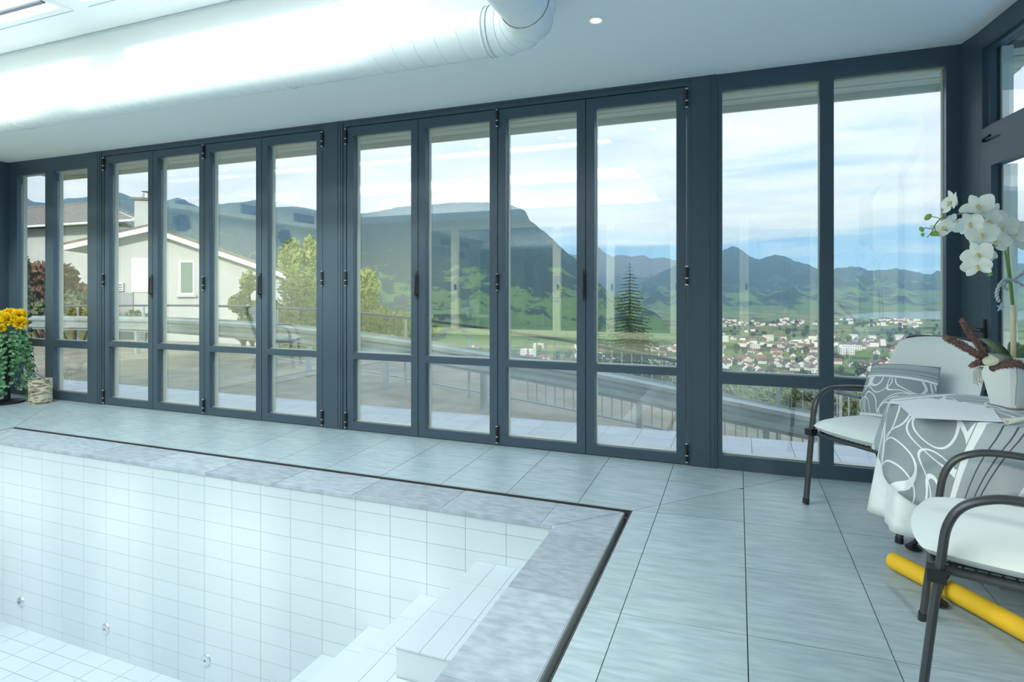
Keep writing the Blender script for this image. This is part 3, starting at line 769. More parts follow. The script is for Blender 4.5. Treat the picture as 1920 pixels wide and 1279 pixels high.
def terrain_mat():
    m = bpy.data.materials.new('valley_fields'); m.use_nodes = True; nt = m.node_tree; b = nt.nodes['Principled BSDF']; N = nt.nodes.new; L = nt.links.new
    b.inputs['Roughness'].default_value = .95; b.inputs['Specular IOR Level'].default_value = .1
    g = N('ShaderNodeNewGeometry'); mp = N('ShaderNodeMapping'); mp.inputs['Scale'].default_value = (1, 1, 0); L(g.outputs['Position'], mp.inputs[0])
    v = N('ShaderNodeTexVoronoi'); v.inputs['Scale'].default_value = .0085; L(mp.outputs[0], v.inputs['Vector'])
    sp = N('ShaderNodeSeparateColor'); L(v.outputs['Color'], sp.inputs[0])
    field = ramp_node(nt, sp.outputs[0], [(0, srgb(88, 108, 56)), (.35, srgb(106, 128, 60)), (.6, srgb(92, 120, 58)), (.8, srgb(124, 130, 78)), (1, srgb(118, 110, 78))])
    n = N('ShaderNodeTexNoise'); n.inputs['Scale'].default_value = .006; n.inputs['Detail'].default_value = 8; n.inputs['Roughness'].default_value = .65; L(mp.outputs[0], n.inputs['Vector'])
    wood = ramp_node(nt, n.outputs[0], [(.50, (0, 0, 0)), (.57, (1, 1, 1))])
    mx = N('ShaderNodeMix'); mx.data_type = 'RGBA'; L(wood, mx.inputs[0]); L(field, mx.inputs[6]); mx.inputs[7].default_value = (*srgb(58, 68, 44), 1)
    sz = N('ShaderNodeSeparateXYZ'); L(g.outputs['Position'], sz.inputs[0]); nr = N('ShaderNodeMapRange'); L(sz.outputs['Z'], nr.inputs[0]); nr.inputs[1].default_value = -70; nr.inputs[2].default_value = -30
    n3 = N('ShaderNodeTexNoise'); n3.inputs['Scale'].default_value = .35; n3.inputs['Detail'].default_value = 8; L(g.outputs['Position'], n3.inputs['Vector'])
    rough_ = ramp_node(nt, n3.outputs[0], [(.35, srgb(92, 92, 58)), (.65, srgb(128, 122, 80))])
    mx2 = N('ShaderNodeMix'); mx2.data_type = 'RGBA'; L(nr.outputs[0], mx2.inputs[0]); L(mx.outputs[2], mx2.inputs[6]); L(rough_, mx2.inputs[7])
    L(mx2.outputs[2], b.inputs['Base Color']); return m
M['terrain'] = terrain_mat()
tag(obj('ground', tr, M['terrain'], smooth=True), 'green hillside and valley floor with fields below the house', 'ground', kind='structure')
# unseen grassy bank, added to dim the back windows and block low sun
bkm = mat('grassy_bank', srgb(70, 92, 48), .95, var=srgb(52, 66, 40), scale=.8, detail=6)
bank = MB(); bank.grid(lambda u, v: (-30 + 45 * u, -3.6 - 22 * v, -.4 + 12.5 * (v ** .8) + .4 * noise.noise((u * 30, v * 10, 0))), 40, 16)
tag(obj('bank', bank, bkm, smooth=True), 'unseen steep grassy bank added behind the back windows to block the low sun', 'bank', kind='structure')
# lake
lk = [Pz(1560, 594.5, VZ + .6), Pz(1600, 590, VZ + .6), Pz(1640, 585.8, VZ + .6), Pz(1780, 583.8, VZ + .6), Pz(2000, 583.5, VZ + .6), Pz(2000, 598.5, VZ + .6), Pz(1776, 598, VZ + .6), Pz(1700, 598, VZ + .6), Pz(1630, 597, VZ + .6)]
wm = mat('lake_water', srgb(150, 178, 200), .12, spec=.5)
lb = MB(); n_ = len(lk); lb.add([(p.x, p.y, VZ - 4) for p in lk] + [(p.x, p.y, VZ + .6) for p in lk], [tuple(range(n_ - 1, -1, -1)), tuple(range(n_, 2 * n_))] + [(i, (i + 1) % n_, n_ + (i + 1) % n_, n_ + i) for i in range(n_)])
tag(obj('lake', lb, wm), 'pale lake lying at the foot of the right-hand mountains', 'lake', kind='structure')

# ---- mountains: ridge profile from the photo, each range at its own distance
def mountain_mat(name, forest, meadow, rock, zlo, zhi, mead_amt=.5, snow=False, nscale=.006, hfade=.30):
    m = bpy.data.materials.new(name); m.use_nodes = True; nt = m.node_tree; b = nt.nodes['Principled BSDF']; N = nt.nodes.new; L = nt.links.new
    b.inputs['Roughness'].default_value = .95; b.inputs['Specular IOR Level'].default_value = .05
    g = N('ShaderNodeNewGeometry')
    n = N('ShaderNodeTexNoise'); n.inputs['Scale'].default_value = nscale; n.inputs['Detail'].default_value = 10; n.inputs['Roughness'].default_value = .72; L(g.outputs['Position'], n.inputs['Vector'])
    sep = N('ShaderNodeSeparateXYZ'); L(g.outputs['Position'], sep.inputs[0])
    hz = N('ShaderNodeMapRange'); L(sep.outputs['Z'], hz.inputs[0]); hz.inputs[1].default_value = zlo; hz.inputs[2].default_value = zhi
    # meadow mask: noise minus height
    a = N('ShaderNodeMath'); a.operation = 'MULTIPLY_ADD'; L(hz.outputs[0], a.inputs[0]); a.inputs[1].default_value = -hfade; L(n.outputs[0], a.inputs[2])
    mm = ramp_node(nt, a.outputs[0], [(.62 - mead_amt * .22, (0, 0, 0)), (.66 - mead_amt * .22, (1, 1, 1))])
    mx = N('ShaderNodeMix'); mx.data_type = 'RGBA'; L(mm, mx.inputs[0]); mx.inputs[6].default_value = (*forest, 1); mx.inputs[7].default_value = (*meadow, 1)
    n2 = N('ShaderNodeTexNoise'); n2.inputs['Scale'].default_value = .011; n2.inputs['Detail'].default_value = 8; n2.inputs['Roughness'].default_value = .7; L(g.outputs['Position'], n2.inputs['Vector'])
    r2 = N('ShaderNodeMath'); r2.operation = 'MULTIPLY_ADD'; L(n2.outputs[0], r2.inputs[0]); r2.inputs[1].default_value = .9; L(hz.outputs[0], r2.inputs[2])
    rm = ramp_node(nt, r2.outputs[0], [(1.02 if not snow else .8, (0, 0, 0)), (1.22 if not snow else .95, (1, 1, 1))])
    mr = N('ShaderNodeMix'); mr.data_type = 'RGBA'; L(rm, mr.inputs[0]); L(mx.outputs[2], mr.inputs[6]); mr.inputs[7].default_value = (*rock, 1)
    last = mr.outputs[2]
    if snow:
        s2 = ramp_node(nt, r2.outputs[0], [(1.30, (0, 0, 0)), (1.36, (1, 1, 1))])
        ms = N('ShaderNodeMix'); ms.data_type = 'RGBA'; L(s2, ms.inputs[0]); L(last, ms.inputs[6]); ms.inputs[7].default_value = (.8, .82, .85, 1); last = ms.outputs[2]
    L(last, b.inputs['Base Color'])
    bp = N('ShaderNodeBump'); bp.inputs['Strength'].default_value = 1.0; bp.inputs['Distance'].default_value = 60; L(n2.outputs[0], bp.inputs['Height']); L(bp.outputs[0], b.inputs['Normal'])
    return m
def interp(pr, u):
    if u <= pr[0][0]: return pr[0][1]
    for (a, va), (b, vb) in zip(pr, pr[1:]):
        if a <= u <= b: return va + (vb - va) * (u - a) / (b - a)
    return pr[-1][1]
def mountain(name, prof, d_ridge, d_base, zb, m, label, rough=1.0, conc=1.25, seed=0, step=3):
    u0, u1 = prof[0][0], prof[-1][0]; nu = int((u1 - u0) / step); nv = 44
    mb = MB()
    amp = (d_ridge - d_base) * .13 * rough
    def fn(a, b):
        u = u0 + (u1 - u0) * a; v = interp(prof, u) + (noise.noise((u / 9, seed, 0)) * 1.6 + noise.noise((u / 3.5, seed, 4)) * .7) * rough
        top = P(u, v, d_ridge)
        if b <= .85:
            t = b / .85; d = d_base + (d_ridge - d_base) * t
            z = zb + (top.z - zb) * (t ** conc)
            p = P(u, V0, d); w = math.sin(math.pi * min(t * 1.0, 1)) ** .8
            nn = noise.fractal((p.x / 520 + seed, p.y / 520, .5), 1.0, 2.0, 5)
            rg = 1 - abs(noise.noise((u / 38 + seed, t * 1.1, 1.5))) * 2
            z += w * (nn * amp * .35 + rg * amp * .30); d2 = d + w * rg * amp * .6
            p = P(u, V0, d2); return (p.x, p.y, max(z, zb - 3) if t > 0 else zb - 3)
        t = (b - .85) / .15; d = d_ridge + (d_ridge - d_base) * .5 * t
        p = P(u, V0, d); return (p.x, p.y, top.z + (zb - 40 - top.z) * t)
    mb.grid(fn, nu, nv)
    return tag(obj(name, mb, m, smooth=True), label, 'mountain')
F1, ME, RK = srgb(34, 50, 38), srgb(98, 130, 56), srgb(128, 128, 124)
mountain('mountain', [(-250, 360), (-100, 352), (35, 361), (62, 376), (100, 381), (125, 370), (165, 368), (215, 356), (252, 369), (300, 377), (336, 369), (372, 386), (440, 379), (480, 374), (520, 388), (560, 387), (605, 396), (680, 410), (760, 440), (830, 500), (880, 560)], 4200, 1500, -60,
         mountain_mat('left_ridge', F1, srgb(104, 128, 72), srgb(120, 126, 112), -60, 900, .62), 'long green mountain ridge behind the white house', .8, seed=3)
mountain('mountain', [(470, 470), (560, 430), (640, 405), (700, 395), (750, 386), (800, 382), (870, 375), (930, 377), (962, 384), (985, 393), (993, 411), (1010, 425), (1035, 446), (1060, 470), (1084, 489), (1110, 518), (1150, 560), (1200, 585), (1260, 604)], 2900, 1250, VZ,
         mountain_mat('big_mountain', F1, ME, RK, VZ, 520, 1.1, hfade=.62, nscale=.008), 'big dark mountain with a cliff edge and meadows at its foot', .9, conc=1.5, seed=8)
mountain('mountain', [(980, 500), (1040, 478), (1062, 474), (1090, 479), (1107, 470), (1121, 463), (1135, 475), (1150, 481), (1165, 477), (1185, 481), (1205, 478), (1222, 485), (1245, 482), (1265, 489), (1300, 482), (1340, 492), (1400, 515)], 6600, 5300, VZ,
         mountain_mat('far_range', srgb(34, 46, 48), srgb(60, 76, 62), srgb(92, 98, 108), VZ, 460, .3, snow=True), 'far blue mountain range with patches of snow', 1.3, conc=1.1, seed=12)
mountain('mountain', [(1130, 585), (1180, 545), (1230, 515), (1280, 492), (1310, 486), (1338, 480), (1356, 468), (1374, 461), (1392, 470), (1405, 480), (1425, 487), (1440, 480), (1453, 476), (1470, 479), (1490, 488), (1512, 494), (1536, 505), (1570, 522), (1620, 548), (1680, 580)], 5200, 3250, VZ,
         mountain_mat('pointed_mountain', srgb(24, 38, 34), srgb(96, 128, 60), srgb(176, 170, 166), VZ, 330, .95, hfade=.4, nscale=.0045), 'pointed blue mountain with a second rocky top to its right', 1.0, conc=1.2, seed=21)
mountain('mountain', [(1480, 565), (1530, 525), (1566, 507), (1595, 500), (1612, 503), (1630, 508), (1660, 506), (1682, 503), (1705, 507), (1722, 511), (1745, 515), (1775, 509), (1830, 500), (1900, 492), (1990, 500), (2100, 520)], 5600, 3350, VZ,
         mountain_mat('lake_mountain', srgb(24, 40, 34), srgb(98, 134, 70), srgb(130, 134, 128), VZ, 420, .95, hfade=.35, nscale=.0045), 'long rounded mountain behind the lake', .9, conc=1.1, seed=30)

# ---- neighbours' houses
M['render'] = mat('white_render', srgb(184, 186, 182), .9, var=srgb(194, 195, 190), scale=1.5)
M['white'] = mat('white_paint', srgb(226, 228, 228), .6)
M['rooftile'] = mat('brown_roof_tile', srgb(112, 100, 88), .85, var=srgb(136, 120, 104), scale=3, stretch=(1, 6, 1))
M['greyroof'] = mat('weathered_roof_tile', srgb(104, 100, 98), .85, var=srgb(140, 132, 124), scale=2, stretch=(3, 3, 8))
M['paneout'] = mat('house_window_pane', srgb(120, 138, 128), .12, spec=.6)
HE, HG, HR = Vector((.8, .6, 0)), Vector((-.6, .8, 0)), Vector((-12.46, 14.0, 0))
hA = empty('house', (HR.x, HR.y, 0), math.atan2(.6, .8), label='white gabled house with a chimney across the drive', cat='house')
def hp(u, v, off=0):        # pixel -> (along gable, height) on the gable plane
    r_ = ray(u, v); o_ = HR + HG * off; k = o_.dot(HG) / r_.dot(HG); p = Vector((0, 0, CZ)) + r_ * k
    return (p - HR).dot(HE), p.z
xl, zl = hp(105, 463); xm, zm = hp(278, 425); xr, zr = hp(550, 519)
wl_, wr_ = hp(163, 500)[0], hp(527, 530)[0]
HD = 5.0
def rz(x): return zl + (zm - zl) * (x - xl) / (xm - xl) if x < xm else zm + (zr - zm) * (x - xm) / (xr - xm)
wb_ = MB(); prof_ = [(wl_, -2.2), (wr_, -2.2), (wr_, rz(wr_) - .10), (xm, zm - .10), (wl_, rz(wl_) - .10)]
wb_.add([(x, .30, z) for x, z in prof_] + [(x, HD, z) for x, z in prof_], [(0, 1, 2, 3, 4), (9, 8, 7, 6, 5)] + [(i, i + 5, (i + 1) % 5 + 5, (i + 1) % 5) for i in range(5)])
obj('walls', wb_, M['render'], hA, local=True)
for a, b, za, zb_ in ((xl, xm, zl, zm), (xm, xr, zm, zr)):
    for nm, y0, y1, t0, t1, m in (('verge_board', -.03, .03, -.14, .0, 'white'), ('roof', -.03, HD + .3, .0, .07, 'rooftile'), ('roof_soffit', .03, HD + .2, -.07, .0, 'white')):
        mb = MB(); mb.add([(a, y0, za + t0), (b, y0, zb_ + t0), (b, y1, zb_ + t0), (a, y1, za + t0), (a, y0, za + t1), (b, y0, zb_ + t1), (b, y1, zb_ + t1), (a, y1, za + t1)],
              [(3, 2, 1, 0), (4, 5, 6, 7), (0, 1, 5, 4), (1, 2, 6, 5), (2, 3, 7, 6), (3, 0, 4, 7)])
        obj(nm, mb, M[m], hA, local=True)
YF = .30
def hq(u, v): return hp(u, v, .30)
c0 = hp(252, 430, 1.6); c1 = hp(283, 371, 1.6)
chm = obj('chimney', MB().box(c0[0], c1[0], 1.6, 2.1, c0[1] - .6, c1[1] - .08), M['render'], hA, local=True)
obj('chimney_slab', MB().box(c0[0] - .05, c1[0] + .05, 1.55, 2.15, c1[1] - .08, c1[1]), M['greyroof'], chm, local=True)
cc = ((c0[0] + c1[0]) / 2 + .06, 1.85, c1[1])
obj('chimney_cowl', MB().lathe([(.15, 0), (.13, .14), (.13, .16), (.11, .16)], cc, 16), M['galv'], chm, smooth=40, local=True)
obj('cowl_lid', MB().lathe([(.17, .21), (.17, .225), (0, .245)], cc, 16).box(cc[0] - .01, cc[0] + .01, cc[1] - .01, cc[1] + .01, cc[2] + .14, cc[2] + .22), M['galv'], chm, local=True)
x0, z1 = hq(335, 488); x1, z0 = hq(365, 553)
wn = obj('window', MB().box(x0, x1, YF - .02, YF + .02, z0, z1), M['white'], hA, local=True)
obj('pane', MB().box(x0 + .06, x1 - .05, YF - .028, YF - .02, z0 + .06, z1 - .06), M['paneout'], wn, local=True)
obj('window_sill', MB().box(x0 - .05, x1 + .05, YF - .10, YF, z0 - .06, z0), M['render'], wn, local=True)
x0, z1 = hq(247, 484); x1, z0 = hq(279, 548)
sh = obj('roller_shutter', MB().box(x0, x1, YF - .02, YF + .01, z0, z1), M['white'], hA, local=True); sl = MB()
for k in range(14): sl.box(x0 + .02, x1 - .02, YF - .03, YF - .02, z0 + (z1 - z0) * (k + .1) / 14, z0 + (z1 - z0) * (k + .85) / 14)
tag(obj('slat', sl, M['white'], sh, local=True), kind='stuff')
x0, z1 = hq(214, 530); x1, z0 = hq(232, 546)
vb = obj('vent_box', MB().box(x0, x1, YF - .08, YF, z0, z1), M['white'], hA, local=True); sl = MB()
for k in range(3): sl.box(x0 + .02, x1 - .02, YF - .09, YF - .08, z0 + .03 + .065 * k, z0 + .065 + .065 * k)
tag(obj('vent_slat', sl, M['greyroof'], vb, local=True), kind='stuff')
obj('plinth', MB().box(wl_ - .02, hq(250, 549)[0], YF - .04, YF + .02, -2.2, hq(230, 549)[1]), mat('grey_plinth', srgb(150, 152, 160), .9), hA, local=True)
# house behind with the tiled roof
hB = empty('house', (-48, 27, -1), label='house with a weathered tiled roof at the far left behind the white one', cat='house')
bx0, bx1 = P(-60, 388, 36), P(213, 400, 33)
rzB = 7.0; ezB = 5.3; XE, XG = -33.2, -40.5
mb = MB(); yr, ye = 27.0, 24.2
mb.add([(-70, ye, ezB), (XE, ye, ezB), (XG, yr, rzB), (-70, yr, rzB), (-70, ye, ezB + .12), (XE, ye, ezB + .12), (XG, yr, rzB + .12), (-70, yr, rzB + .12), (-70, 30, ezB), (XG, 30, ezB), (-70, 30, ezB + .12), (XG, 30, ezB + .12)],
       [(3, 2, 1, 0), (4, 5, 6, 7), (0, 1, 5, 4), (1, 2, 6, 5), (3, 0, 4, 7), (2, 3, 8, 9), (7, 6, 11, 10), (6, 2, 9, 11), (8, 3, 7, 10), (9, 8, 10, 11)])
rB = obj('roof', mb, M['greyroof'], hB)
rows = MB()
for k in range(9):
    t = k / 9; y = ye + (yr - ye) * t; z = ezB + .12 + (rzB - ezB) * t; xe = XE + (XG - XE) * t
    rows.add([(-70, y, z), (xe, y, z), (xe, y + .30, z + .30 * (rzB - ezB) / (yr - ye) + .05), (-70, y + .30, z + .30 * (rzB - ezB) / (yr - ye) + .05), (-70, y, z + .06), (xe, y, z + .06)], [(4, 5, 2, 3), (0, 1, 5, 4)])
tag(obj('tile_course', rows, M['greyroof'], rB), kind='stuff')
obj('ridge_cap', MB().tube([(-70, yr, rzB + .14), (XG, yr, rzB + .14)], .11, 8), M['greyroof'], rB)
obj('verge_board', MB().obox(((XE + XG) / 2, (ye + yr) / 2 - .02, (ezB + rzB) / 2 + .05), ((XE - XG) / 2, (ye - yr) / 2, -(rzB - ezB) / 2), (.05, .03, 0), (0, 0, .11)), M['white'], hB)
obj('walls', MB().box(-69, -37.5, 25.2, 29.5, -2, ezB + .02), M['render'], hB)
obj('gutter', MB().tube([(-70, ye - .08, ezB + .02), (XE, ye - .08, ezB + .02)], .08, 8), M['white'], hB)

# ---- trees and shrubs
def leaf_mat(name, a, b): return mat(name, a, .7, var=b, scale=3, spec=.3)
M['apple'] = leaf_mat('pale_green_leaf', srgb(112, 132, 58), srgb(150, 160, 84))
M['shrubg'] = leaf_mat('dull_green_leaf', srgb(70, 88, 54), srgb(112, 122, 88))
M['shrubr'] = leaf_mat('russet_leaf', srgb(104, 66, 50), srgb(122, 98, 66))
M['needle'] = leaf_mat('dark_spruce_needle', srgb(30, 46, 36), srgb(50, 66, 44))
M['bark'] = mat('bark', srgb(86, 72, 60), .9)
def leaves(mb, c, rad, n, size, rng, shell=.35):
    for _ in range(n):
        d = Vector((rng.gauss(0, 1), rng.gauss(0, 1), rng.gauss(0, 1))).normalized(); k = (shell + (1 - shell) * rng.random()) 
        p = Vector(c) + Vector((d.x * rad[0], d.y * rad[1], d.z * rad[2])) * k
        a = Vector((rng.gauss(0, 1), rng.gauss(0, 1), rng.gauss(0, 1))).normalized(); b = a.orthogonal().normalized(); s = size * (.6 + .8 * rng.random())
        mb.add([p - a * s, p + b * s * .45, p + a * s, p - b * s * .45], [(0, 1, 2, 3)])
def leafy(name, base, clumps, n, size, m, label, cat, group=None, trunk=.06):
    o = empty(name, base, label=label, cat=cat, group=group); rng = random.Random(int(abs(base[0] * 71 + base[1] * 13)))
    mb = MB(); tk = MB()
    for c, rad in clumps:
        leaves(mb, c, rad, n, size, rng)
        if trunk:
            b0 = Vector(base); c_ = Vector(c); tk.tube([b0, b0.lerp(c_, .5) + Vector((rng.uniform(-.1, .1), rng.uniform(-.1, .1), .1)), c_ + Vector((0, 0, rad[2] * .5))], [trunk, trunk * .6, trunk * .2], 6)
    obj('foliage', mb, M[m], o)
    if trunk: obj('branches', tk, M['bark'], o, smooth=True)
    return o
def clump(u, v, d, ru, rv): p = P(u, v, d); k = d / F; return (tuple(p), (ru * k, ru * k * .8, rv * k))
b_ = P(560, 660, 11.6)
leafy('leafy_tree', (b_.x, b_.y, -.9), [clump(545, 485, 11.6, 24, 40), clump(582, 478, 11.8, 15, 38), clump(565, 550, 11.5, 46, 50), clump(590, 610, 11.6, 36, 50), clump(528, 612, 11.5, 36, 50), clump(560, 640, 11.5, 50, 40)], 900, .055, 'apple', 'pale green leafy tree reaching above the house roof end', 'tree')
b_ = P(470, 660, 11.9)
leafy('leafy_tree', (b_.x, b_.y, -.9), [clump(465, 530, 11.9, 16, 24), clump(450, 570, 11.9, 26, 24), clump(478, 590, 11.9, 24, 34), clump(465, 620, 11.9, 34, 26)], 260, .06, 'apple', 'small sparse fruit tree in front of the white gable wall', 'tree')
b_ = P(700, 640, 12)
leafy('leafy_tree', (b_.x, b_.y, -1.0), [clump(690, 545, 12, 24, 44), clump(700, 600, 12, 40, 34), clump(740, 606, 12, 46, 26), clump(785, 612, 12.2, 44, 24)], 700, .055, 'apple', 'pale green tree just right of the middle post', 'tree')
b_ = P(140, 610, 15)
leafy('shrub', (b_.x, b_.y, -1), [clump(138, 575, 15, 34, 34), clump(175, 595, 15, 30, 26), clump(92, 590, 15, 34, 30), clump(45, 598, 15, 30, 26)], 900, .075, 'shrubg', 'broad dull green shrub left of the white house', 'shrub')
b_ = P(80, 560, 19)
leafy('shrub', (b_.x, b_.y, -.6), [clump(70, 515, 19, 36, 26), clump(118, 520, 19, 30, 26), clump(30, 525, 19, 30, 30), clump(70, 555, 19, 60, 30), clump(140, 555, 19, 40, 26)], 700, .11, 'shrubr', 'russet brown shrub in front of the far house', 'shrub')
b_ = P(50, 500, 17)
leafy('shrub', (b_.x, b_.y, -.6), [clump(40, 500, 17, 14, 34), clump(42, 560, 16.5, 22, 26)], 420, .08, 'shrubg', 'upright green shrub at the far left window edge', 'shrub')
b_ = P(262, 606, 13)
leafy('shrub', (b_.x, b_.y, -.9), [clump(250, 592, 13, 16, 12), clump(285, 596, 13, 18, 10)], 200, .05, 'shrubg', 'low green shrub at the foot of the white house wall', 'shrub')

def spruce_mesh(h, rad, n, seed, fine=1):
    rng = random.Random(seed); mb = MB()
    for i in range(n):
        t = (i + .5) / n; z = h * (1 - t) ; r = rad * (t ** .85) * (.75 + .4 * rng.random())
        k = max(5, int(6 + 12 * t) * fine)
        a0 = rng.random() * 6
        for j in range(k):
            a = a0 + 2 * math.pi * (j + rng.uniform(-.3, .3)) / k; rr = r * rng.uniform(.7, 1.1); dz = -rr * .28
            d = Vector((math.cos(a), math.sin(a), 0)); s = Vector((-d.y, d.x, 0))
            for q in range(4):
                f0 = q / 4; f1 = (q + 1.25) / 4; w = rr * .17 * (1.15 - f0)
                p0 = Vector((0, 0, z)) + d * rr * f0 + Vector((0, 0, dz * f0 + rr * .10 * f0 * f0)); p1 = Vector((0, 0, z)) + d * rr * f1 + Vector((0, 0, dz * f1 + rr * .10 * f1 * f1))
                dr_ = Vector((0, 0, -rr * .09))
                mb.add([p0, p1 + s * w + dr_, p1, p1 - s * w + dr_], [(0, 1, 2), (0, 2, 3)])
    return mb
ap = P(1181, 486, 60)
sp_ = empty('spruce_tree', (ap.x, ap.y, ap.z - 15), label='tall dark spruce standing up in front of the far blue range', cat='tree')
mb = spruce_mesh(15, 4.3, 46, 5); mb.v = [(a + ap.x, b + ap.y, c + ap.z - 15) for a, b, c in mb.v]; obj('boughs', mb, M['needle'], sp_)
obj('trunk', MB().tube([(ap.x, ap.y, ap.z - 18), (ap.x, ap.y, ap.z - .3)], [.22, .02], 8), M['bark'], sp_)
ap = P(1120, 585, 60)
sp2 = empty('spruce_tree', (ap.x, ap.y, ap.z - 8), label='smaller spruce half hidden left of the tall one', cat='tree')
mb = spruce_mesh(8, 2.6, 28, 9); mb.v = [(a + ap.x, b + ap.y, c + ap.z - 8) for a, b, c in mb.v]; obj('boughs', mb, M['needle'], sp2)
obj('trunk', MB().tube([(ap.x, ap.y, ap.z - 12), (ap.x, ap.y, ap.z - .3)], [.16, .02], 8), M['bark'], sp2)

# ---- the town in the valley
walls_ = mat('town_wall', srgb(214, 214, 208), .9); redroof = mat('red_roof', srgb(128, 84, 68), .9); brroof = mat('brown_roof', srgb(98, 82, 76), .9); flat = mat('pale_flat_roof', srgb(190, 194, 198), .8); win = mat('dark_window', srgb(70, 78, 88), .3)
def gable_house(roof):
    mb = MB(); w, l, e, r = 5, 6.5, 5.5, 9.5
    mb.add([(-w, -l, 0), (w, -l, 0), (w, l, 0), (-w, l, 0), (-w, -l, e), (w, -l, e), (w, l, e), (-w, l, e), (0, -l, r - .4), (0, l, r - .4)], [(0, 1, 5, 8, 4), (2, 3, 7, 9, 6), (1, 2, 6, 5), (3, 0, 4, 7)], 0)
    o = .8; zz = e - .6
    mb.add([(-w - o, -l - o, zz), (0, -l - o, r), (0, l + o, r), (-w - o, l + o, zz), (w + o, -l - o, zz), (w + o, l + o, zz), (0, -l - o, r - .5), (0, l + o, r - .5)], [(0, 1, 2, 3), (1, 4, 5, 2), (0, 6, 4, 1), (3, 2, 5, 7)], 1)
    for x in (-2.6, 0, 2.6):
        for z in (1.2, 3.6): mb.box(x - .55, x + .55, -l - .06, -l, z, z + 1.3, 2)
    for y in (-4, -1.3, 1.3, 4):
        for z in (1.2, 3.6): mb.box(-w - .06, -w, y - .55, y + .55, z, z + 1.3, 2); mb.box(w, w + .06, y - .55, y + .55, z, z + 1.3, 2)
    return mesh_of('house', mb, [walls_, roof, win])
def block(w, l, h, nfl):
    mb = MB().box(-w, w, -l, l, 0, h, 0); mb.box(-w - .3, w + .3, -l - .3, l + .3, h, h + .5, 1)
    for f in range(nfl):
        z = 1 + f * (h - .5) / nfl; k = int(w * 2 / 4)
        for q in range(k): x = -w + 4 * (q + .5) * (w * 2 / (4 * k)) ; mb.box(x - 1.2, x + 1.2, -l - .06, -l, z, z + 1.5, 2)
    return mesh_of('block', mb, [walls_, flat, win])
HM = [gable_house(redroof), gable_house(brroof), gable_house(brroof), block(9, 6, 10, 3), block(16, 7, 9, 3), block(30, 10, 8, 2), block(12, 8, 13, 4)]
KIND = ['red-roofed gabled house', 'brown-roofed gabled house', 'brown-roofed gabled house'] + ['flat white block', 'long white block', 'large pale works building', 'tall white block']
rt = random.Random(11); cells = {}; nh = 0; tries = 0
def inlake(u, v): return u > 1550 and v < 600
while nh < 270 and tries < 9000:
    tries += 1
    u = rt.uniform(1000, 1780) if rt.random() < .82 else rt.uniform(690, 1000); v = 603 + 110 * rt.random() ** .8
    if u < 1280 and not (652 < v < 690): continue
    if 612 < v < 634 and noise.noise((u / 60, v / 9, 3)) > -.28 : continue
    if noise.noise((u / 50, v / 10, 7)) < -.18: continue
    p = Pz(u, v, VZ)
    if terrain_z(p.x, p.y) > VZ + 2: continue
    key = (round(p.x / 27), round(p.y / 27))
    if key in cells: continue
    k = rt.choice([0, 1, 2, 0, 1, 2, 3, 3, 4, 6]) if v < 655 or v > 690 else rt.choice([0, 1, 2, 3, 4, 4, 5, 6])
    if k == 5 and (any((key[0] + a, key[1] + b) in cells for a in (-2, -1, 0, 1, 2) for b in (-1, 0, 1))): k = 0
    if k in (4, 6, 3) and any((key[0] + a, key[1] + b) in cells for a in (-1, 0, 1) for b in (-1, 0, 1)): k = rt.choice([0, 1, 2])
    cells[key] = 1
    if k >= 3:
        for a in (-1, 0, 1):
            for b in (-1, 0, 1): cells[(key[0] + a, key[1] + b)] = 1
    h_ = bpy.data.objects.new('house' if k < 3 else 'building', HM[k]); col.objects.link(h_); h_.location = (p.x, p.y, VZ - .2)
    h_.rotation_euler = (0, 0, rt.choice([0, math.pi / 2, .35, -.4, 1.2]) if k < 3 else rt.uniform(-.25, .25))
    tag(h_, 'small %s in the town on the valley floor' % KIND[k] if k < 3 else '%s in the town on the valley floor' % KIND[k], 'house' if k < 3 else 'building', 'buildings of the valley town'); nh += 1
far = MB()
for _ in range(900):
    u = rt.uniform(1290, 1780); v = 600 + 52 * rt.random()
    if 611 < v < 634 and noise.noise((u / 60, v / 9, 3)) > -.30: continue
    if noise.noise((u / 50, v / 10, 7)) < -.12: continue
    p = Pz(u, v, VZ); key = (round(p.x / 27), round(p.y / 27))
    if key in cells: continue
    cells[key] = 3; w = rt.uniform(4, 9); l = rt.uniform(4, 7); h = rt.uniform(5, 9)
    far.box(p.x - w, p.x + w, p.y - l, p.y + l, VZ - .2, VZ + h, 0)
    far.add([(p.x - w - .5, p.y - l - .5, VZ + h), (p.x + w + .5, p.y - l - .5, VZ + h), (p.x + w + .5, p.y + l + .5, VZ + h), (p.x - w - .5, p.y + l + .5, VZ + h), (p.x - w, p.y, VZ + h + 3), (p.x + w, p.y, VZ + h + 3)], [(0, 1, 5, 4), (2, 3, 4, 5), (1, 2, 5), (3, 0, 4)], rt.choice([1, 2, 3]))
tag(obj('distant_houses', far, [walls_, redroof, brroof, flat]), 'mass of tiny houses of the town towards the lake', 'houses', kind='stuff')
tm = MB(); leaves(tm, (0, 0, 5), (4.2, 4.2, 4.6), 170, 1.3, rt, .55); tm.tube([(0, 0, 0), (0, 0, 4)], .35, 5, mi=1)
dm = mesh_of('round_tree', tm, [leaf_mat('town_tree_leaf', srgb(52, 66, 40), srgb(84, 88, 48)), M['bark']])
cm = spruce_mesh(13, 3.4, 14, 3); cm.tube([(0, 0, -1), (0, 0, 11)], .25, 5, mi=1); sm_ = mesh_of('conifer', cm, [M['needle'], M['bark']])
nt_ = 0; tries = 0
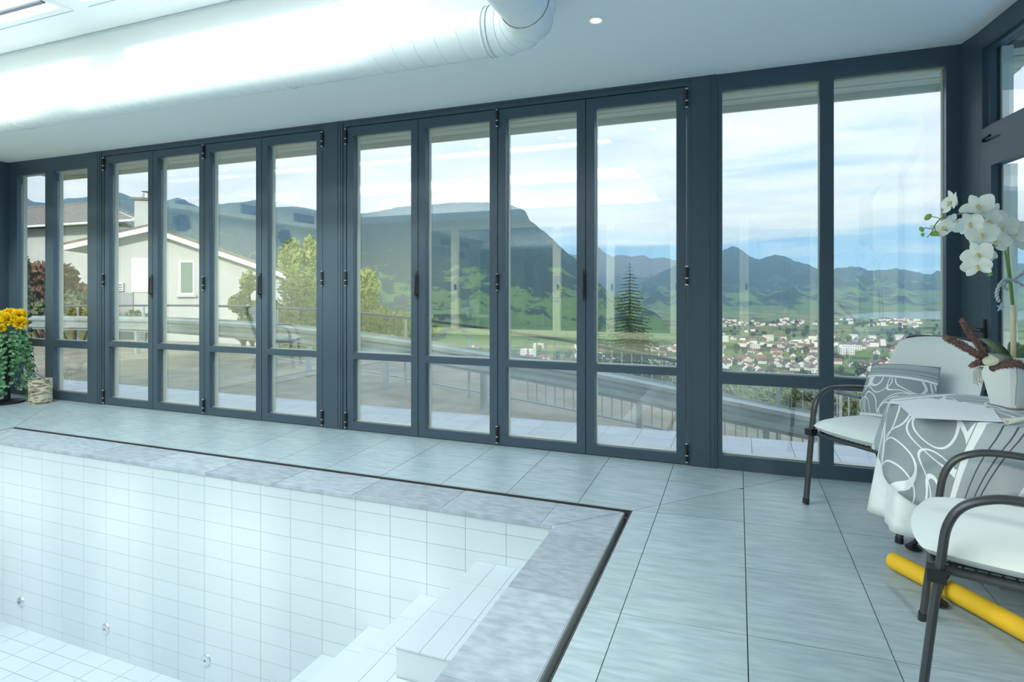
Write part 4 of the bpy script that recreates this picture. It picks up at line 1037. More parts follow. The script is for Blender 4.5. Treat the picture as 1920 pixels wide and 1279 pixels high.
while nt_ < 240 and tries < 9000:
    tries += 1
    u = rt.uniform(690, 1780); v = 602 + 118 * rt.random() ** .75
    if u < 1280 and not (652 < v < 695): continue
    p = Pz(u, v, VZ)
    if terrain_z(p.x, p.y) > VZ + 2: continue
    key = (round(p.x / 27), round(p.y / 27))
    if key in cells: continue
    cells[key] = 2
    con = rt.random() < .3; t_ = bpy.data.objects.new('conifer' if con else 'round_tree', sm_ if con else dm); col.objects.link(t_); t_.location = (p.x, p.y, VZ - .3)
    s_ = rt.uniform(.8, 1.7); t_.scale = (s_, s_, s_ * rt.uniform(.9, 1.2)); t_.rotation_euler = (0, 0, rt.random() * 6)
    tag(t_, 'dark conifer among the houses on the valley floor' if con else 'round leafy tree among the houses on the valley floor', 'tree', 'trees of the valley town'); nt_ += 1

# ---- trees on the slope just below the railing
tm = MB(); leaves(tm, (0, 0, 5), (4.2, 4.2, 4.6), 1700, .42, rt, .5); tm.tube([(0, 0, -3), (0, 0, 4)], .3, 6, mi=1)
dm2 = mesh_of('slope_tree', tm, [M['shrubg'], M['bark']])
for k, (u, v, d, sc_) in enumerate(((1372, 716, 46, .62), (1425, 722, 52, .7), (1470, 712, 60, .75), (1520, 722, 50, .7), (1590, 728, 48, .7), (1650, 735, 52, .8), (1720, 728, 58, .8), (1250, 700, 60, .7))):
    p = P(u, v, d); t_ = bpy.data.objects.new('round_tree', dm2); col.objects.link(t_); t_.scale = (sc_,) * 3; t_.location = (p.x, p.y, p.z - 9.6 * sc_); t_.rotation_euler = (0, 0, k * 1.3)
    tag(t_, 'leafy tree top showing just beyond the railing, %s from the right' % ('eighth seventh sixth fifth fourth third second first'.split()[k]), 'tree', 'trees below the railing')

# ================================================================== FURNITURE
def pillow_mb(w, d, h, n=14, p=2.6, crown=.35, corner=.22):
    """upholstered cushion centred at origin, lying in xy"""
    mb = MB()
    def sq(a, b):      # rounded square mapping
        x, y = a * 2 - 1, b * 2 - 1
        k = 1 - corner * (x * x * y * y)
        return x * w / 2 * k, y * d / 2 * k, x, y
    def top(a, b):
        X_, Y_, x, y = sq(a, b); e = max(0, (1 - abs(x) ** p)) ** .45 * max(0, (1 - abs(y) ** p)) ** .45
        return (X_, Y_, h / 2 * e * (1 + crown * (1 - x * x) * (1 - y * y)))
    def bot(a, b): q = top(a, 1 - b); X_, Y_, x, y = sq(a, 1 - b); return (X_, Y_, -q[2] * .8)
    mb.grid(top, n, n); mb.grid(bot, n, n)
    return mb
def xform(mb, m):
    mb.v = [tuple(m @ Vector(p)) for p in mb.v]; return mb
def pattern_mat(name, scale=1.0, satin=True, lines=1.0):
    """grey cloth with white curling lines in the middle band, white and dark stripes beside it; axis in object space metres"""
    m = bpy.data.materials.new(name); m.use_nodes = True; nt = m.node_tree; b = nt.nodes['Principled BSDF']; N = nt.nodes.new; L = nt.links.new
    b.inputs['Roughness'].default_value = .6; b.inputs['Sheen Weight'].default_value = .2
    uv = N('ShaderNodeUVMap'); uv.uv_map = 'cloth'; sp = N('ShaderNodeSeparateXYZ'); L(uv.outputs[0], sp.inputs[0])
    sc1 = N('ShaderNodeMath'); sc1.operation = 'MULTIPLY'; L(sp.outputs['Y'], sc1.inputs[0]); sc1.inputs[1].default_value = scale
    ab = N('ShaderNodeMath'); ab.operation = 'ABSOLUTE'; L(sc1.outputs[0], ab.inputs[0])
    g, dg, wh, lg, bk_ = srgb(140, 150, 154), srgb(122, 132, 136), srgb(228, 234, 234), srgb(160, 170, 174), srgb(64, 74, 82)
    r = N('ShaderNodeValToRGB'); r.color_ramp.interpolation = 'CONSTANT'; L(ab.outputs[0], r.inputs[0]); e = r.color_ramp.elements
    st = [(0, g), (.165, wh), (.185, lg), (.215, bk_), (.221, lg), (.243, bk_), (.249, lg), (.258, bk_), (.264, lg), (.35, wh if satin else lg)]
    e[0].position = 0; e[0].color = (*g, 1); e[1].position = st[1][0]; e[1].color = (*st[1][1], 1)
    for p_, c_ in st[2:]: q = e.new(p_); q.color = (*c_, 1)
    # white loops: rings of warped cells
    wn_ = N('ShaderNodeTexNoise'); wn_.inputs['Scale'].default_value = 3.2 * scale; wn_.inputs['Detail'].default_value = 0; L(uv.outputs[0], wn_.inputs['Vector'])
    ws = N('ShaderNodeVectorMath'); ws.operation = 'MULTIPLY_ADD'; L(wn_.outputs['Color'], ws.inputs[0]); ws.inputs[1].default_value = (.42 / scale, .42 / scale, 0); L(uv.outputs[0], ws.inputs[2]); wv = ws
    def rings(sc_, off, rad, wd):
        mp = N('ShaderNodeMapping'); mp.inputs['Location'].default_value = off; mp.inputs['Scale'].default_value = (sc_, sc_, sc_); L(wv.outputs[0], mp.inputs[0])
        fr = N('ShaderNodeVectorMath'); fr.operation = 'FRACTION'; L(mp.outputs[0], fr.inputs[0])
        sb = N('ShaderNodeVectorMath'); sb.operation = 'SUBTRACT'; L(fr.outputs[0], sb.inputs[0]); sb.inputs[1].default_value = (.5, .5, 0)
        z0 = N('ShaderNodeVectorMath'); z0.operation = 'MULTIPLY'; L(sb.outputs[0], z0.inputs[0]); z0.inputs[1].default_value = (1, 1, 0)
        ln = N('ShaderNodeVectorMath'); ln.operation = 'LENGTH'; L(z0.outputs[0], ln.inputs[0])
        d = N('ShaderNodeMath'); d.operation = 'SUBTRACT'; L(ln.outputs['Value'], d.inputs[0]); d.inputs[1].default_value = rad
        a2 = N('ShaderNodeMath'); a2.operation = 'ABSOLUTE'; L(d.outputs[0], a2.inputs[0])
        lt = N('ShaderNodeMath'); lt.operation = 'LESS_THAN'; L(a2.outputs[0], lt.inputs[0]); lt.inputs[1].default_value = wd; return lt.outputs[0]
    k = scale
    r1 = rings(4.6 * k * lines, (.2, .1, 0), .44, .020); r2 = rings(3.4 * k * lines, (.65, .45, 0), .40, .014)
    mxm = N('ShaderNodeMath'); mxm.operation = 'MAXIMUM'; L(r1, mxm.inputs[0]); L(r2, mxm.inputs[1])
    inb = N('ShaderNodeMath'); inb.operation = 'LESS_THAN'; L(ab.outputs[0], inb.inputs[0]); inb.inputs[1].default_value = .165
    fac = N('ShaderNodeMath'); fac.operation = 'MULTIPLY'; L(mxm.outputs[0], fac.inputs[0]); L(inb.outputs[0], fac.inputs[1])
    mx = N('ShaderNodeMix'); mx.data_type = 'RGBA'; L(fac.outputs[0], mx.inputs[0]); L(r.outputs[0], mx.inputs[6]); mx.inputs[7].default_value = (*wh, 1)
    L(mx.outputs[2], b.inputs['Base Color']); return m
def set_uv(me, fn):
    uvl = me.uv_layers.new(name='cloth')
    for l in me.loops: uvl.data[l.index].uv = fn(me.vertices[l.vertex_index].co, l.vertex_index)

# ---- garden armchairs (local: faces -Y, origin on the floor)
def make_chair(name, label):
    ch_ = empty(name, (0, 0, 0), label=label, cat='chair')
    m = M['chairmetal']
    for s_ in (-1, 1):
        x = s_ * .285
        leg = [(x, -.300, .012), (x, -.270, .30), (x, -.250, .47), (x, -.237, .555), (x, -.205, .615), (x, -.15, .648), (x, -.08, .66), (x, .06, .655), (x, .15, .645), (x * .99, .20, .62), (x * .97, .225, .57), (x * .93, .235, .50), (x * .88, .235, .42)]
        pth = [Vector(leg[0]), Vector(leg[1])] + smooth_path(leg[1:], 4)[1:]
        lo = obj('arm_leg', MB().tube(pth, .0125, 12, ry=.0185, up=(0, 1, 0)), m, ch_, smooth=40, local=True)
        obj('foot_cap', MB().tube([(x, -.302, 0), (x, -.299, .03)], .0145, 12, ry=.0205, up=(0, 1, 0)), M['black'], lo, local=True)
        obj('clamp', MB().box(x - .024, x + .024, -.285, -.238, .392, .430).box(x - s_ * .024 - .012, x - s_ * .024 + .012, -.27, -.25, .40, .425), M['black'], lo, local=True)
        rl = obj('rear_leg', MB().tube(smooth_path([(x * .86, -.12, .405), (x * .86, .10, .39), (x * .88, .24, .20), (x * .90, .31, .012)], 5), .0125, 10), m, ch_, smooth=40, local=True)
        obj('foot_cap', MB().tube([(x * .90, .312, 0), (x * .90, .306, .025)], .0155, 10), M['black'], rl, local=True)
    W_ = .245
    sf = smooth_path([(-W_, .23, .405), (-W_, -.20, .41), (-W_ + .02, -.262, .41), (-W_ + .07, -.275, .41), (W_ - .07, -.275, .41), (W_ - .02, -.262, .41), (W_, -.20, .41), (W_, .23, .405)], 4)
    obj('seat_frame', MB().tube(sf, .0115, 10), m, ch_, smooth=40, local=True)
    bl = math.radians(21)
    def bp(x, t): return (x, .23 + math.sin(bl) * t, .405 + math.cos(bl) * t)
    bf = smooth_path([bp(-W_, 0), bp(-W_, .46), bp(-W_ + .012, .545), bp(-W_ + .06, .59), bp(W_ - .06, .59), bp(W_ - .012, .545), bp(W_, .46), bp(W_, 0)], 4)
    obj('back_frame', MB().tube(bf, .0115, 10), m, ch_, smooth=40, local=True)
    ms = MB()
    for k in range(16):
        y = -.26 + k * .031
        ms.box(-W_, W_, y - .0035, y + .0035, .405, .409)
    for k in range(16):
        x = -W_ + (k + .5) * 2 * W_ / 16; ms.box(x - .0035, x + .0035, -.27, .23, .4045, .4085)
    tag(obj('seat_mesh', ms, M['black'], ch_, local=True), kind='stuff')
    mb_ = MB()
    for k in range(19):
        a = bp(0, .03 + k * .030); mb_.box(-W_, W_, a[1] - .003, a[1] + .003, a[2] - .004, a[2] + .004)
    for k in range(16):
        x = -W_ + (k + .5) * 2 * W_ / 16; a, b = bp(x, 0), bp(x, .58); mb_.tube([a, b], .003, 4)
    tag(obj('back_mesh', mb_, M['black'], ch_, local=True), kind='stuff')
    cu = obj('seat_cushion', xform(pillow_mb(.54, .57, .095, 20, 4.5, .25, .12), Matrix.Translation((0, -.045, .460))), M['cushion'], ch_, smooth=True, local=True)
    q = bp(0, .305)
    bc = obj('back_cushion', xform(pillow_mb(.55, .62, .095, 20, 4.5, .2, .14), Matrix.Translation((0, q[1] - .055, q[2] - .01)) @ Matrix.Rotation(math.pi / 2 - bl, 4, 'X')), M['cushion'], ch_, smooth=True, local=True)
    return ch_
ch1 = make_chair('garden_armchair', 'white cushioned metal armchair with a grey patterned pillow in the window corner')
fl_, fr_ = Vector((.36, 3.79, 0)), Vector((.74, 3.335, 0))
def place_chair(c, left, right):     # foot of the front-left (+x local seen from front) legs
    mid = (left + right) / 2; e = (right - left).normalized(); f = Vector((e.y, -e.x, 0))      # facing direction
    c.rotation_euler = (0, 0, math.atan2(-f.x * -1, -f.y) if False else math.atan2(f.x, -f.y))
    c.location = mid - f * .30; c.location.z = zf(mid.x, mid.y)
place_chair(ch1, fl_, fr_)
pm = pattern_mat('patterned_pillow_cloth', scale=1.6, satin=False, lines=.8)
pw = pillow_mb(.42, .35, .13, 16, 2.2, .5, .05)
po = empty('throw_pillow', (0, 0, 0), label='grey pillow with white loops and dark stripes leaning on the corner chair', cat='pillow')
pme = mesh_of('cover', pw, pm, smooth=True); set_uv(pme, lambda co, i: (co.x, co.y + .035))
pc = obj('cover', pme, pm, po); obj('piping', MB().tube([(-.2, -.17, 0), (0, -.175, 0), (.2, -.17, 0), (.207, 0, 0), (.2, .17, 0), (0, .175, 0), (-.2, .17, 0), (-.207, 0, 0)], .004, 6, closed=True), mat('grey_piping', srgb(130, 140, 144), .8), po, smooth=True, local=True)
E_ = ch1.matrix_basis
po.matrix_basis = E_ @ Matrix.Translation((-.035, .10, .652)) @ Matrix.Rotation(math.radians(-4), 4, 'Y') @ Matrix.Rotation(math.radians(66), 4, 'X')
ch2 = make_chair('garden_armchair', 'white cushioned metal armchair in the right foreground beside the table')
place_chair(ch2, Vector((.645, 2.60, 0)), Vector((.505, 2.055, 0)))
ch3 = make_chair('garden_armchair', 'white cushioned armchair by the end wall, seen only as a reflection')
ch3.location = (-6.95, 1.25, zf(-6.95, 1.25)); ch3.rotation_euler = (0, 0, math.radians(60))

# ---- bistro table with two cloths
TC = Vector((1.00, 3.03, 0)); TZ = .715; TR = .345; z0 = zf(TC.x, TC.y)
tb = empty('bistro_table', (TC.x, TC.y, z0), label='small round metal table hidden under the tablecloths', cat='table')
obj('tabletop', MB().lathe([(0, TZ - .03), (TR, TZ - .03), (TR + .004, TZ - .015), (TR, TZ), (0, TZ)], (0, 0, 0), 40), M['chairmetal'], tb, smooth=40, local=True)
for k in range(4):
    a = math.radians((42, 132, 227, 312)[k]); d = Vector((math.cos(a), math.sin(a), 0)); fr_k = (.335, .335, .40, .335)[k]
    lg = obj('leg', MB().tube(smooth_path([d * .16 + Vector((0, 0, TZ - .03)), d * .12 + Vector((0, 0, .42)), d * .17 + Vector((0, 0, .20)), d * (fr_k - .05) + Vector((0, 0, .09)), d * fr_k + Vector((0, 0, .02))], 6), .011, 10), M['chairmetal'], tb, smooth=40, local=True)
    obj('foot', MB().lathe([(0, 0), (.034, 0), (.036, .008), (.02, .018), (.012, .03), (0, .03)], tuple(d * fr_k), 18), M['black'], lg, smooth=40, local=True)
def drape(rad, drop_fn, wave, nw, ph, nr, na, flare, top):
    """cloth lying on the table and hanging over its rim; returns MB and unfolded coordinates"""
    mb = MB(); un = []
    rr = [rad * i / 5 for i in range(6)]
    for i in range(6):
        for j in range(na): a = 2 * math.pi * j / na; mb.v.append((rr[i] * math.cos(a), rr[i] * math.sin(a), top)); un.append((rr[i] * math.cos(a), rr[i] * math.sin(a)))
    for i in range(1, nr + 1):
        t = i / nr
        for j in range(na):
            a = 2 * math.pi * j / na; D_ = drop_fn(a) * t
            e = min(D_ / .03, 1); fold = wave * (t ** .7) * (math.sin(nw * a + ph) + .35 * math.sin((2 * nw + 1) * a + ph * 2))
            r = rad + .014 * e + flare * t * drop_fn(a) / .4 + max(fold, -.02 - flare * t * .5)
            mb.v.append((r * math.cos(a), r * math.sin(a), top - D_ * .985 + (.012 * (1 - e) - .012 * 1) * (1 if i else 0))); un.append(((rad + D_) * math.cos(a), (rad + D_) * math.sin(a)))
    nrow = 6 + nr
    for i in range(nrow - 1):
        for j in range(na): mb.f.append((i * na + j, i * na + (j + 1) % na, (i + 1) * na + (j + 1) % na, (i + 1) * na + j)); mb.m.append(0)
    return mb, un
uc, un = drape(TR + .006, lambda a: .50 + .012 * math.sin(3 * a), .026, 9, .8, 12, 144, .045, TZ + .004)
uc.v = [(x + TC.x, y + TC.y, z + z0) for x, y, z in uc.v]
o1 = obj('under_tablecloth', uc, M['cloth_white'], smooth=True); o1.modifiers.new('thick', 'SOLIDIFY').thickness = .002
tag(o1, 'long white damask tablecloth hanging in folds below the grey one', 'tablecloth')
CA = math.radians(222)
def drop2(a):
    b = (a - CA + math.pi) % (2 * math.pi) - math.pi
    return .225 + .125 * math.exp(-(b / .38) ** 2) + .05 * math.exp(-((abs(b) - 1.55) / .4) ** 2)
oc, un = drape(TR + .016, drop2, .020, 7, 2.2, 12, 160, .085, TZ + .009)
oc.v = [(x + TC.x, y + TC.y, z + z0) for x, y, z in oc.v]
cm2 = pattern_mat('patterned_tablecloth', scale=.80)
ome = mesh_of('over_tablecloth', oc, cm2, smooth=True)
ax, ay = Vector((math.cos(CA), math.sin(CA))), Vector((-math.sin(CA), math.cos(CA)))
set_uv(ome, lambda co, i: (un[i][0] * ax.x + un[i][1] * ax.y, un[i][0] * ay.x + un[i][1] * ay.y + .07))
o2 = bpy.data.objects.new('over_tablecloth', ome); col.objects.link(o2); o2.modifiers.new('thick', 'SOLIDIFY').thickness = .0015
tag(o2, 'grey tablecloth with white loops and dark stripes over the white one', 'tablecloth')
ZTOP = TZ + .0125 + z0
# ---- papers and a marker pen
def sheet(poly, dz, label):
    pts_ = [Pz(u, v, ZTOP) for u, v in poly]
    mb = MB().prism([(p.x, p.y) for p in pts_], ZTOP + dz, ZTOP + dz + .0012); tag(obj('paper_sheet', mb, M['paper']), label, 'paper', 'papers on the table')
sheet([(1655, 755), (1740, 747), (1858, 762), (1780, 772)], .0005, 'lower white paper sheet sticking out to the left on the table')
sheet([(1687, 762), (1712, 785), (1880, 793), (1862, 768), (1770, 749)], .0025, 'upper blank white paper sheet in front of the flower pot')
a = Pz(1888, 797, ZTOP); b = Pz(1925, 790, ZTOP)
mk = empty('marker_pen', (a.x, a.y, ZTOP + .002), label='pale cream marker pen lying beside the flower pot', cat='pen')
M['penbody'] = mat('cream_plastic', srgb(226, 228, 206), .4)
obj('barrel', MB().tube([a + Vector((0, 0, .011)), b + Vector((0, 0, .011))], .0085, 14), M['penbody'], mk, smooth=40)
obj('cap', MB().tube([a + Vector((0, 0, .011)), a + (b - a) * .35 + Vector((0, 0, .011))], .0098, 14), M['penbody'], mk, smooth=40)

# ---- orchid in a white pot
pb = Vector((1.105, 3.12, ZTOP))
orc = empty('potted_orchid', tuple(pb), label='white orchid with arching stems in a square white pot', cat='potted plant')
def sqring(w, z, ch=.18):
    k = w * ch; return [(-w + k, -w, z), (w - k, -w, z), (w, -w + k, z), (w, w - k, z), (w - k, w, z), (-w + k, w, z), (-w, w - k, z), (-w, -w + k, z)]
pt = MB(); rg_ = [sqring(.058, .0), sqring(.062, .004), sqring(.098, .212), sqring(.098, .218), sqring(.090, .218), sqring(.085, .18)]
rot = Matrix.Rotation(math.radians(24), 3, 'Z')
for r_ in rg_: pt.v += [tuple(pb + rot @ Vector(q)) for q in r_]
for i in range(5):
    for j in range(8): pt.f.append((i * 8 + j, i * 8 + (j + 1) % 8, (i + 1) * 8 + (j + 1) % 8, (i + 1) * 8 + j)); pt.m.append(0)
pt.f.append(tuple(range(7, -1, -1))); pt.m.append(0)
obj('pot', pt, M['pot'], orc, smooth=30)
obj('moss', MB().prism([tuple((pb + rot @ Vector(q)).xy) for q in sqring(.087, 0)], pb.z + .175, pb.z + .195), mat('bark_mulch', srgb(120, 104, 78), .95, var=srgb(80, 66, 52), scale=40), orc)
M['stem'] = mat('green_stem', srgb(116, 142, 70), .5); M['leafg'] = mat('orchid_leaf', srgb(72, 98, 62), .35, var=srgb(92, 116, 74), scale=6)
M['petal'] = mat('white_petal', srgb(240, 242, 234), .6, sheen=.2); M['lip'] = mat('cream_lip', srgb(228, 214, 150), .6); M['bud'] = mat('green_bud', srgb(140, 170, 84), .5)
M['twine'] = mat('cream_twine', srgb(224, 214, 178), .9, bump=.4, bscale=200)
def Po(u, v, dd=0): return P(u, v, 2.50 + dd)
stem1 = smooth_path([Po(1898, 705), Po(1899, 640), Po(1897, 570), Po(1889, 500), Po(1880, 455), Po(1862, 425, -.02), Po(1836, 404, -.05), Po(1808, 400, -.08), Po(1785, 404, -.11), Po(1764, 410, -.13), Po(1752, 424, -.14)], 5)
stem2 = smooth_path([Po(1904, 705, .02), Po(1903, 620, .02), Po(1897, 540, .02), Po(1890, 470, .02), Po(1897, 440, .02), Po(1915, 420, .03), Po(1935, 418, .05)], 5)
stem3 = smooth_path([Po(1884, 462), Po(1866, 462, -.04), Po(1850, 478, -.06), Po(1848, 492, -.07), Po(1856, 506, -.08)], 5)
for st_ in (stem1, stem2): obj('stem', MB().tube(st_, [.0052 - .003 * i / len(st_) for i in range(len(st_))], 8), M['stem'], orc, smooth=True)
obj('stem', MB().tube(stem3, .0022, 6), M['stem'], orc, smooth=True)
obj('twine_wrap', MB().tube(smooth_path([Po(1899, 702, -.006), Po(1900, 640, -.006), Po(1899, 572, -.006)], 6), [.011, .0105, .0102, .0108, .010, .0102, .0106, .0104, .0098, .010, .0104, .0092, .009], 10), M['twine'], orc, smooth=True)
for q in ((Po(1752, 424, -.14), Po(1746, 438, -.14), Po(1738, 445, -.14)), (Po(1764, 410, -.13), Po(1752, 407, -.14), Po(1744, 406, -.14)), (Po(1752, 424, -.14), Po(1754, 434, -.14), Po(1753, 440, -.14)), (Po(1748, 430, -.14), Po(1735, 427, -.14), Po(1730, 430, -.14))):
    obj('stem', MB().tube(list(q), .0016, 6), M['stem'], orc, smooth=True)
def blob(c, r, ax_, mb=None):
    mb = mb or MB(); ax_ = Vector(ax_).normalized(); b = ax_.orthogonal().normalized(); c2 = ax_.cross(b); c = Vector(c)
    n = 12; rows_ = 8; k = len(mb.v)
    pr = [(math.sin(math.pi * i / rows_) * r * (.8), -math.cos(math.pi * i / rows_) * r * 1.15) for i in range(rows_ + 1)]
    pts_ = [c + ax_ * z + (b * math.cos(2 * math.pi * j / n) + c2 * math.sin(2 * math.pi * j / n)) * rr_ for rr_, z in pr for j in range(n)]
    mb.add(pts_, [(i * n + j, i * n + (j + 1) % n, (i + 1) * n + (j + 1) % n, (i + 1) * n + j) for i in range(rows_) for j in range(n)]); return mb
for (u, v, r) in ((1740, 407, .0135), (1728, 430, .0105), (1730, 440, .0085), (1752, 438, .0135), (1849, 494, .012), (1856, 515, .0085)):
    obj('bud', blob(Po(u, v, -.14 if u < 1800 else -.07), r, (R.uniform(-1, 1), .2, R.uniform(-.5, .3))), M['bud'], orc, smooth=True)
def petal_mesh(l, w, curl):
    mb = MB()
    def fn(a, b):
        y = b * l; x = (a - .5) * 2; ww = w * math.sin(math.pi * min(b * .86 + .10, 1)) ** .75
        return (x * ww, y, curl * (b * b) * l - .18 * x * x * ww)
    mb.grid(fn, 6, 8); return mb
PET = [mesh_of('petal', petal_mesh(.050, .030, .25), M['petal'], smooth=True), mesh_of('petal', petal_mesh(.045, .017, .22), M['petal'], smooth=True)]
for me_ in PET: pass
lipm = MB(); blob((0, 0, .006), .008, (0, 0, 1), lipm); blob((0, -.010, .010), .007, (0, -1, .6), lipm); lipme = mesh_of('lip', lipm, M['lip'], smooth=True)
def blossom(u, v, dd, n, roll, size=1.0):
    c = Po(u, v, dd); n = Vector(n).normalized(); up = Vector((0, 0, 1)); x = up.cross(n).normalized(); y = n.cross(x)
    m3 = Matrix((x, y, n)).transposed().to_4x4(); m = Matrix.Translation(c - wloc(orc)) @ m3 @ Matrix.Rotation(roll, 4, 'Z') @ Matrix.Scale(size, 4)
    f = bpy.data.objects.new('blossom', lipme); col.objects.link(f); f.parent = orc; f.matrix_basis = m
    for k, (ang, pm_) in enumerate(((90, 1), (-90, 0), (12, 0), (168, 0), (-35, 1), (-145, 1))):
        if k == 1: continue
        p = bpy.data.objects.new('petal', PET[pm_]); col.objects.link(p); p.parent = f
        p.matrix_basis = Matrix.Rotation(math.radians(ang - 90), 4, 'Z') @ Matrix.Translation((0, .006, -.002 * (k % 2)))
TOC = Vector((-.31, -.95, 0))
for (u, v, dd, n, roll, sz) in ((1834, 388, -.06, (-.5, -.9, .35), .5, 1.15), (1783, 380, -.10, (-.95, -.25, .1), .2, 1.0), (1790, 418, -.11, (.3, -.9, -.3), 2.6, .85), (1768, 430, -.13, (-.3, -.6, .7), 1.2, .95), (1818, 420, -.09, (-.5, -.9, -.2), .3, .95),
        (1860, 402, -.03, (.2, -.95, .2), -.5, 1.0), (1855, 415, -.05, (-.3, -.9, -.1), .9, .9), (1842, 440, -.06, (-.4, -.9, .1), .1, 1.05), (1866, 452, -.03, (-.1, -.95, .0), -.3, 1.0), (1834, 478, -.07, (-.6, -.8, .1), .4, 1.1), (1846, 470, -.06, (-.2, -.95, -.1), 1.9, 1.0),
        (1832, 500, -.08, (-.4, -.85, -.4), .2, 1.0), (1900, 436, -.04, (.1, -.98, .15), .1, 1.3), (1880, 428, -.02, (-.5, -.85, .1), .2, 1.1), (1924, 445, .0, (.2, -.95, .1), .5, 1.2)):
    blossom(u, v, dd, n, roll, sz)
def strap_leaf(p0, p1, p2, w):
    mb = MB(); pts_ = smooth_path([p0, p1, p2], 8); t0 = (Vector(p2) - Vector(p0)); sd = t0.cross(Vector((0, 0, 1))).normalized(); n = len(pts_)
    for i, p in enumerate(pts_):
        ww = w * math.sin(math.pi * min(i / (n - 1) * .9 + .10, 1)) ** .6
        for a in (-1, -.5, 0, .5, 1): mb.v.append(tuple(p + sd * a * ww + Vector((0, 0, abs(a) * .25 * ww))))
    for i in range(n - 1):
        for j in range(4): mb.f.append((i * 5 + j, i * 5 + j + 1, (i + 1) * 5 + j + 1, (i + 1) * 5 + j)); mb.m.append(0)
    return mb
for a, b, c_ in (((1897, 690, 0), (1868, 652, -.03), (1838, 634, -.06)), ((1898, 692, 0), (1880, 672, -.08), (1862, 662, -.16)), ((1903, 692, .02), (1918, 660, .03), (1945, 640, .04)), ((1900, 692, .02), (1905, 660, .10), (1900, 640, .18))):
    lf_ = obj('leaf', strap_leaf(Po(*a), Po(*b), Po(*c_), .030), M['leafg'], orc, smooth=True); lf_.modifiers.new('thick', 'SOLIDIFY').thickness = .002
ro = MB()
for k in range(7):
    u = 1832 + k * 2.2; ro.tube(smooth_path([Po(1838 + k, 688, -.08), Po(u - 6, 695 + 3 * k % 7, -.09), Po(u - 6 + R.uniform(-4, 4), 712 + R.uniform(-8, 8), -.09), Po(u + R.uniform(-8, 4), 720 + R.uniform(-6, 6), -.09)], 4), .0013, 5)
ro.tube(smooth_path([Po(1906, 690, -.115), Po(1907, 712, -.125), Po(1905, 730, -.118), Po(1904, 760, -.10)], 4), .0016, 5)
tag(obj('air_root', ro, mat('pale_root', srgb(176, 170, 148), .8), orc, smooth=True), kind='stuff')
# cord and star hung on the stem
sv = mat('silver_cord', srgb(190, 196, 198), .4, metal=.3)
rb = empty('star_cord', tuple(Po(1885, 530, -.02)), label='twisted silver cord with a small star looped round the orchid stems', cat='decoration')
c1_ = smooth_path([Po(1930, 500, -.02), Po(1915, 515, -.025), Po(1900, 526, -.03), Po(1886, 524, -.03), Po(1876, 532, -.03), Po(1870, 545, -.03), Po(1869, 556, -.03), Po(1873, 566, -.03)], 6)
c2_ = smooth_path([Po(1930, 540, -.02), Po(1915, 534, -.02), Po(1900, 526, -.015), Po(1886, 530, -.02), Po(1884, 540, -.025), Po(1890, 543, -.03)], 6)
def twist(path_, r):
    mb = MB()
    for ph in (0, math.pi):
        pp = []
        for i, p in enumerate(path_):
            t = (path_[min(i + 1, len(path_) - 1)] - path_[max(i - 1, 0)]).normalized(); a = t.orthogonal().normalized(); b = t.cross(a); an = i * .9 + ph
            pp.append(p + (a * math.cos(an) + b * math.sin(an)) * r)
        mb.tube(pp, r, 6)
    return mb
obj('cord', twist(c1_, .0042), sv, rb, smooth=True); obj('cord', twist(c2_, .0036), sv, rb, smooth=True)
sc0 = Po(1877, 576, -.03); stv = []; stm = MB()
xa, ya = Vector((C, S, 0)), Vector((.05, -.1, 1)).normalized(); nn = xa.cross(ya)
for k in range(10):
    a = math.pi * k / 5 + .3; r = .021 if k % 2 == 0 else .009; stv.append(sc0 + xa * math.cos(a) * r + ya * math.sin(a) * r)
stm.add([p - nn * .002 for p in stv] + [p + nn * .002 for p in stv], [tuple(range(9, -1, -1)), tuple(range(10, 20))] + [(i, (i + 1) % 10, 10 + (i + 1) % 10, 10 + i) for i in range(10)]); obj('star', stm, sv, rb)
# dried brown spikes and the pale egg
M['dried'] = mat('dried_brown_spike', srgb(112, 82, 74), .9, var=srgb(142, 108, 96), scale=90)
def spike(pts2, r, label, seed):
    path_ = smooth_path([Po(*q) for q in pts2], 8); rng = random.Random(seed); n = len(path_)
    o = empty('dried_flower_spike', tuple(path_[0]), label=label, cat='dried flower', group='dried spikes in the pot')
    rad = [r * (.55 + .45 * math.sin(math.pi * min(.15 + .75 * i / (n - 1), 1))) for i in range(n)]; obj('core', MB().tube(path_, [q * .75 for q in rad], 8), M['dried'], o, smooth=True)
    mb = MB()
    for i in range(n):
        t = (path_[min(i + 1, n - 1)] - path_[max(i - 1, 0)]).normalized(); a = t.orthogonal().normalized(); b = t.cross(a)
        for k in range(16):
            an = rng.random() * 6.28; d = a * math.cos(an) + b * math.sin(an); p = path_[i] + t * rng.uniform(-.006, .006) + d * rad[i] * .55; s = t.cross(d) * .0022; tip = p + (d * .8 + t * .5) * rad[i] * .75
            mb.add([p - s, p + s, tip], [(0, 1, 2)])
    tag(obj('bristle', mb, M['dried'], o), kind='stuff')
spike(((1848, 668, -.10), (1830, 640, -.13), (1815, 620, -.15), (1804, 602, -.16)), .0165, 'dried brown flower spike standing up at the left of the pot', 1)
spike(((1844, 672, -.12), (1820, 657, -.16), (1795, 643, -.19), (1773, 634, -.21)), .0185, 'dried brown flower spike leaning far out to the left', 2)
spike(((1850, 680, -.13), (1835, 680, -.15), (1822, 686, -.16)), .014, 'short dried brown spike under the pale egg', 3)
spike(((1858, 692, -.15), (1880, 684, -.15), (1905, 682, -.13), (1925, 690, -.12)), .019, 'dried brown flower spike lying along the front rim of the pot', 4)
eg = blob(Po(1857, 677, -.175), .025, (1, .2, .1)); eg.v = eg.v
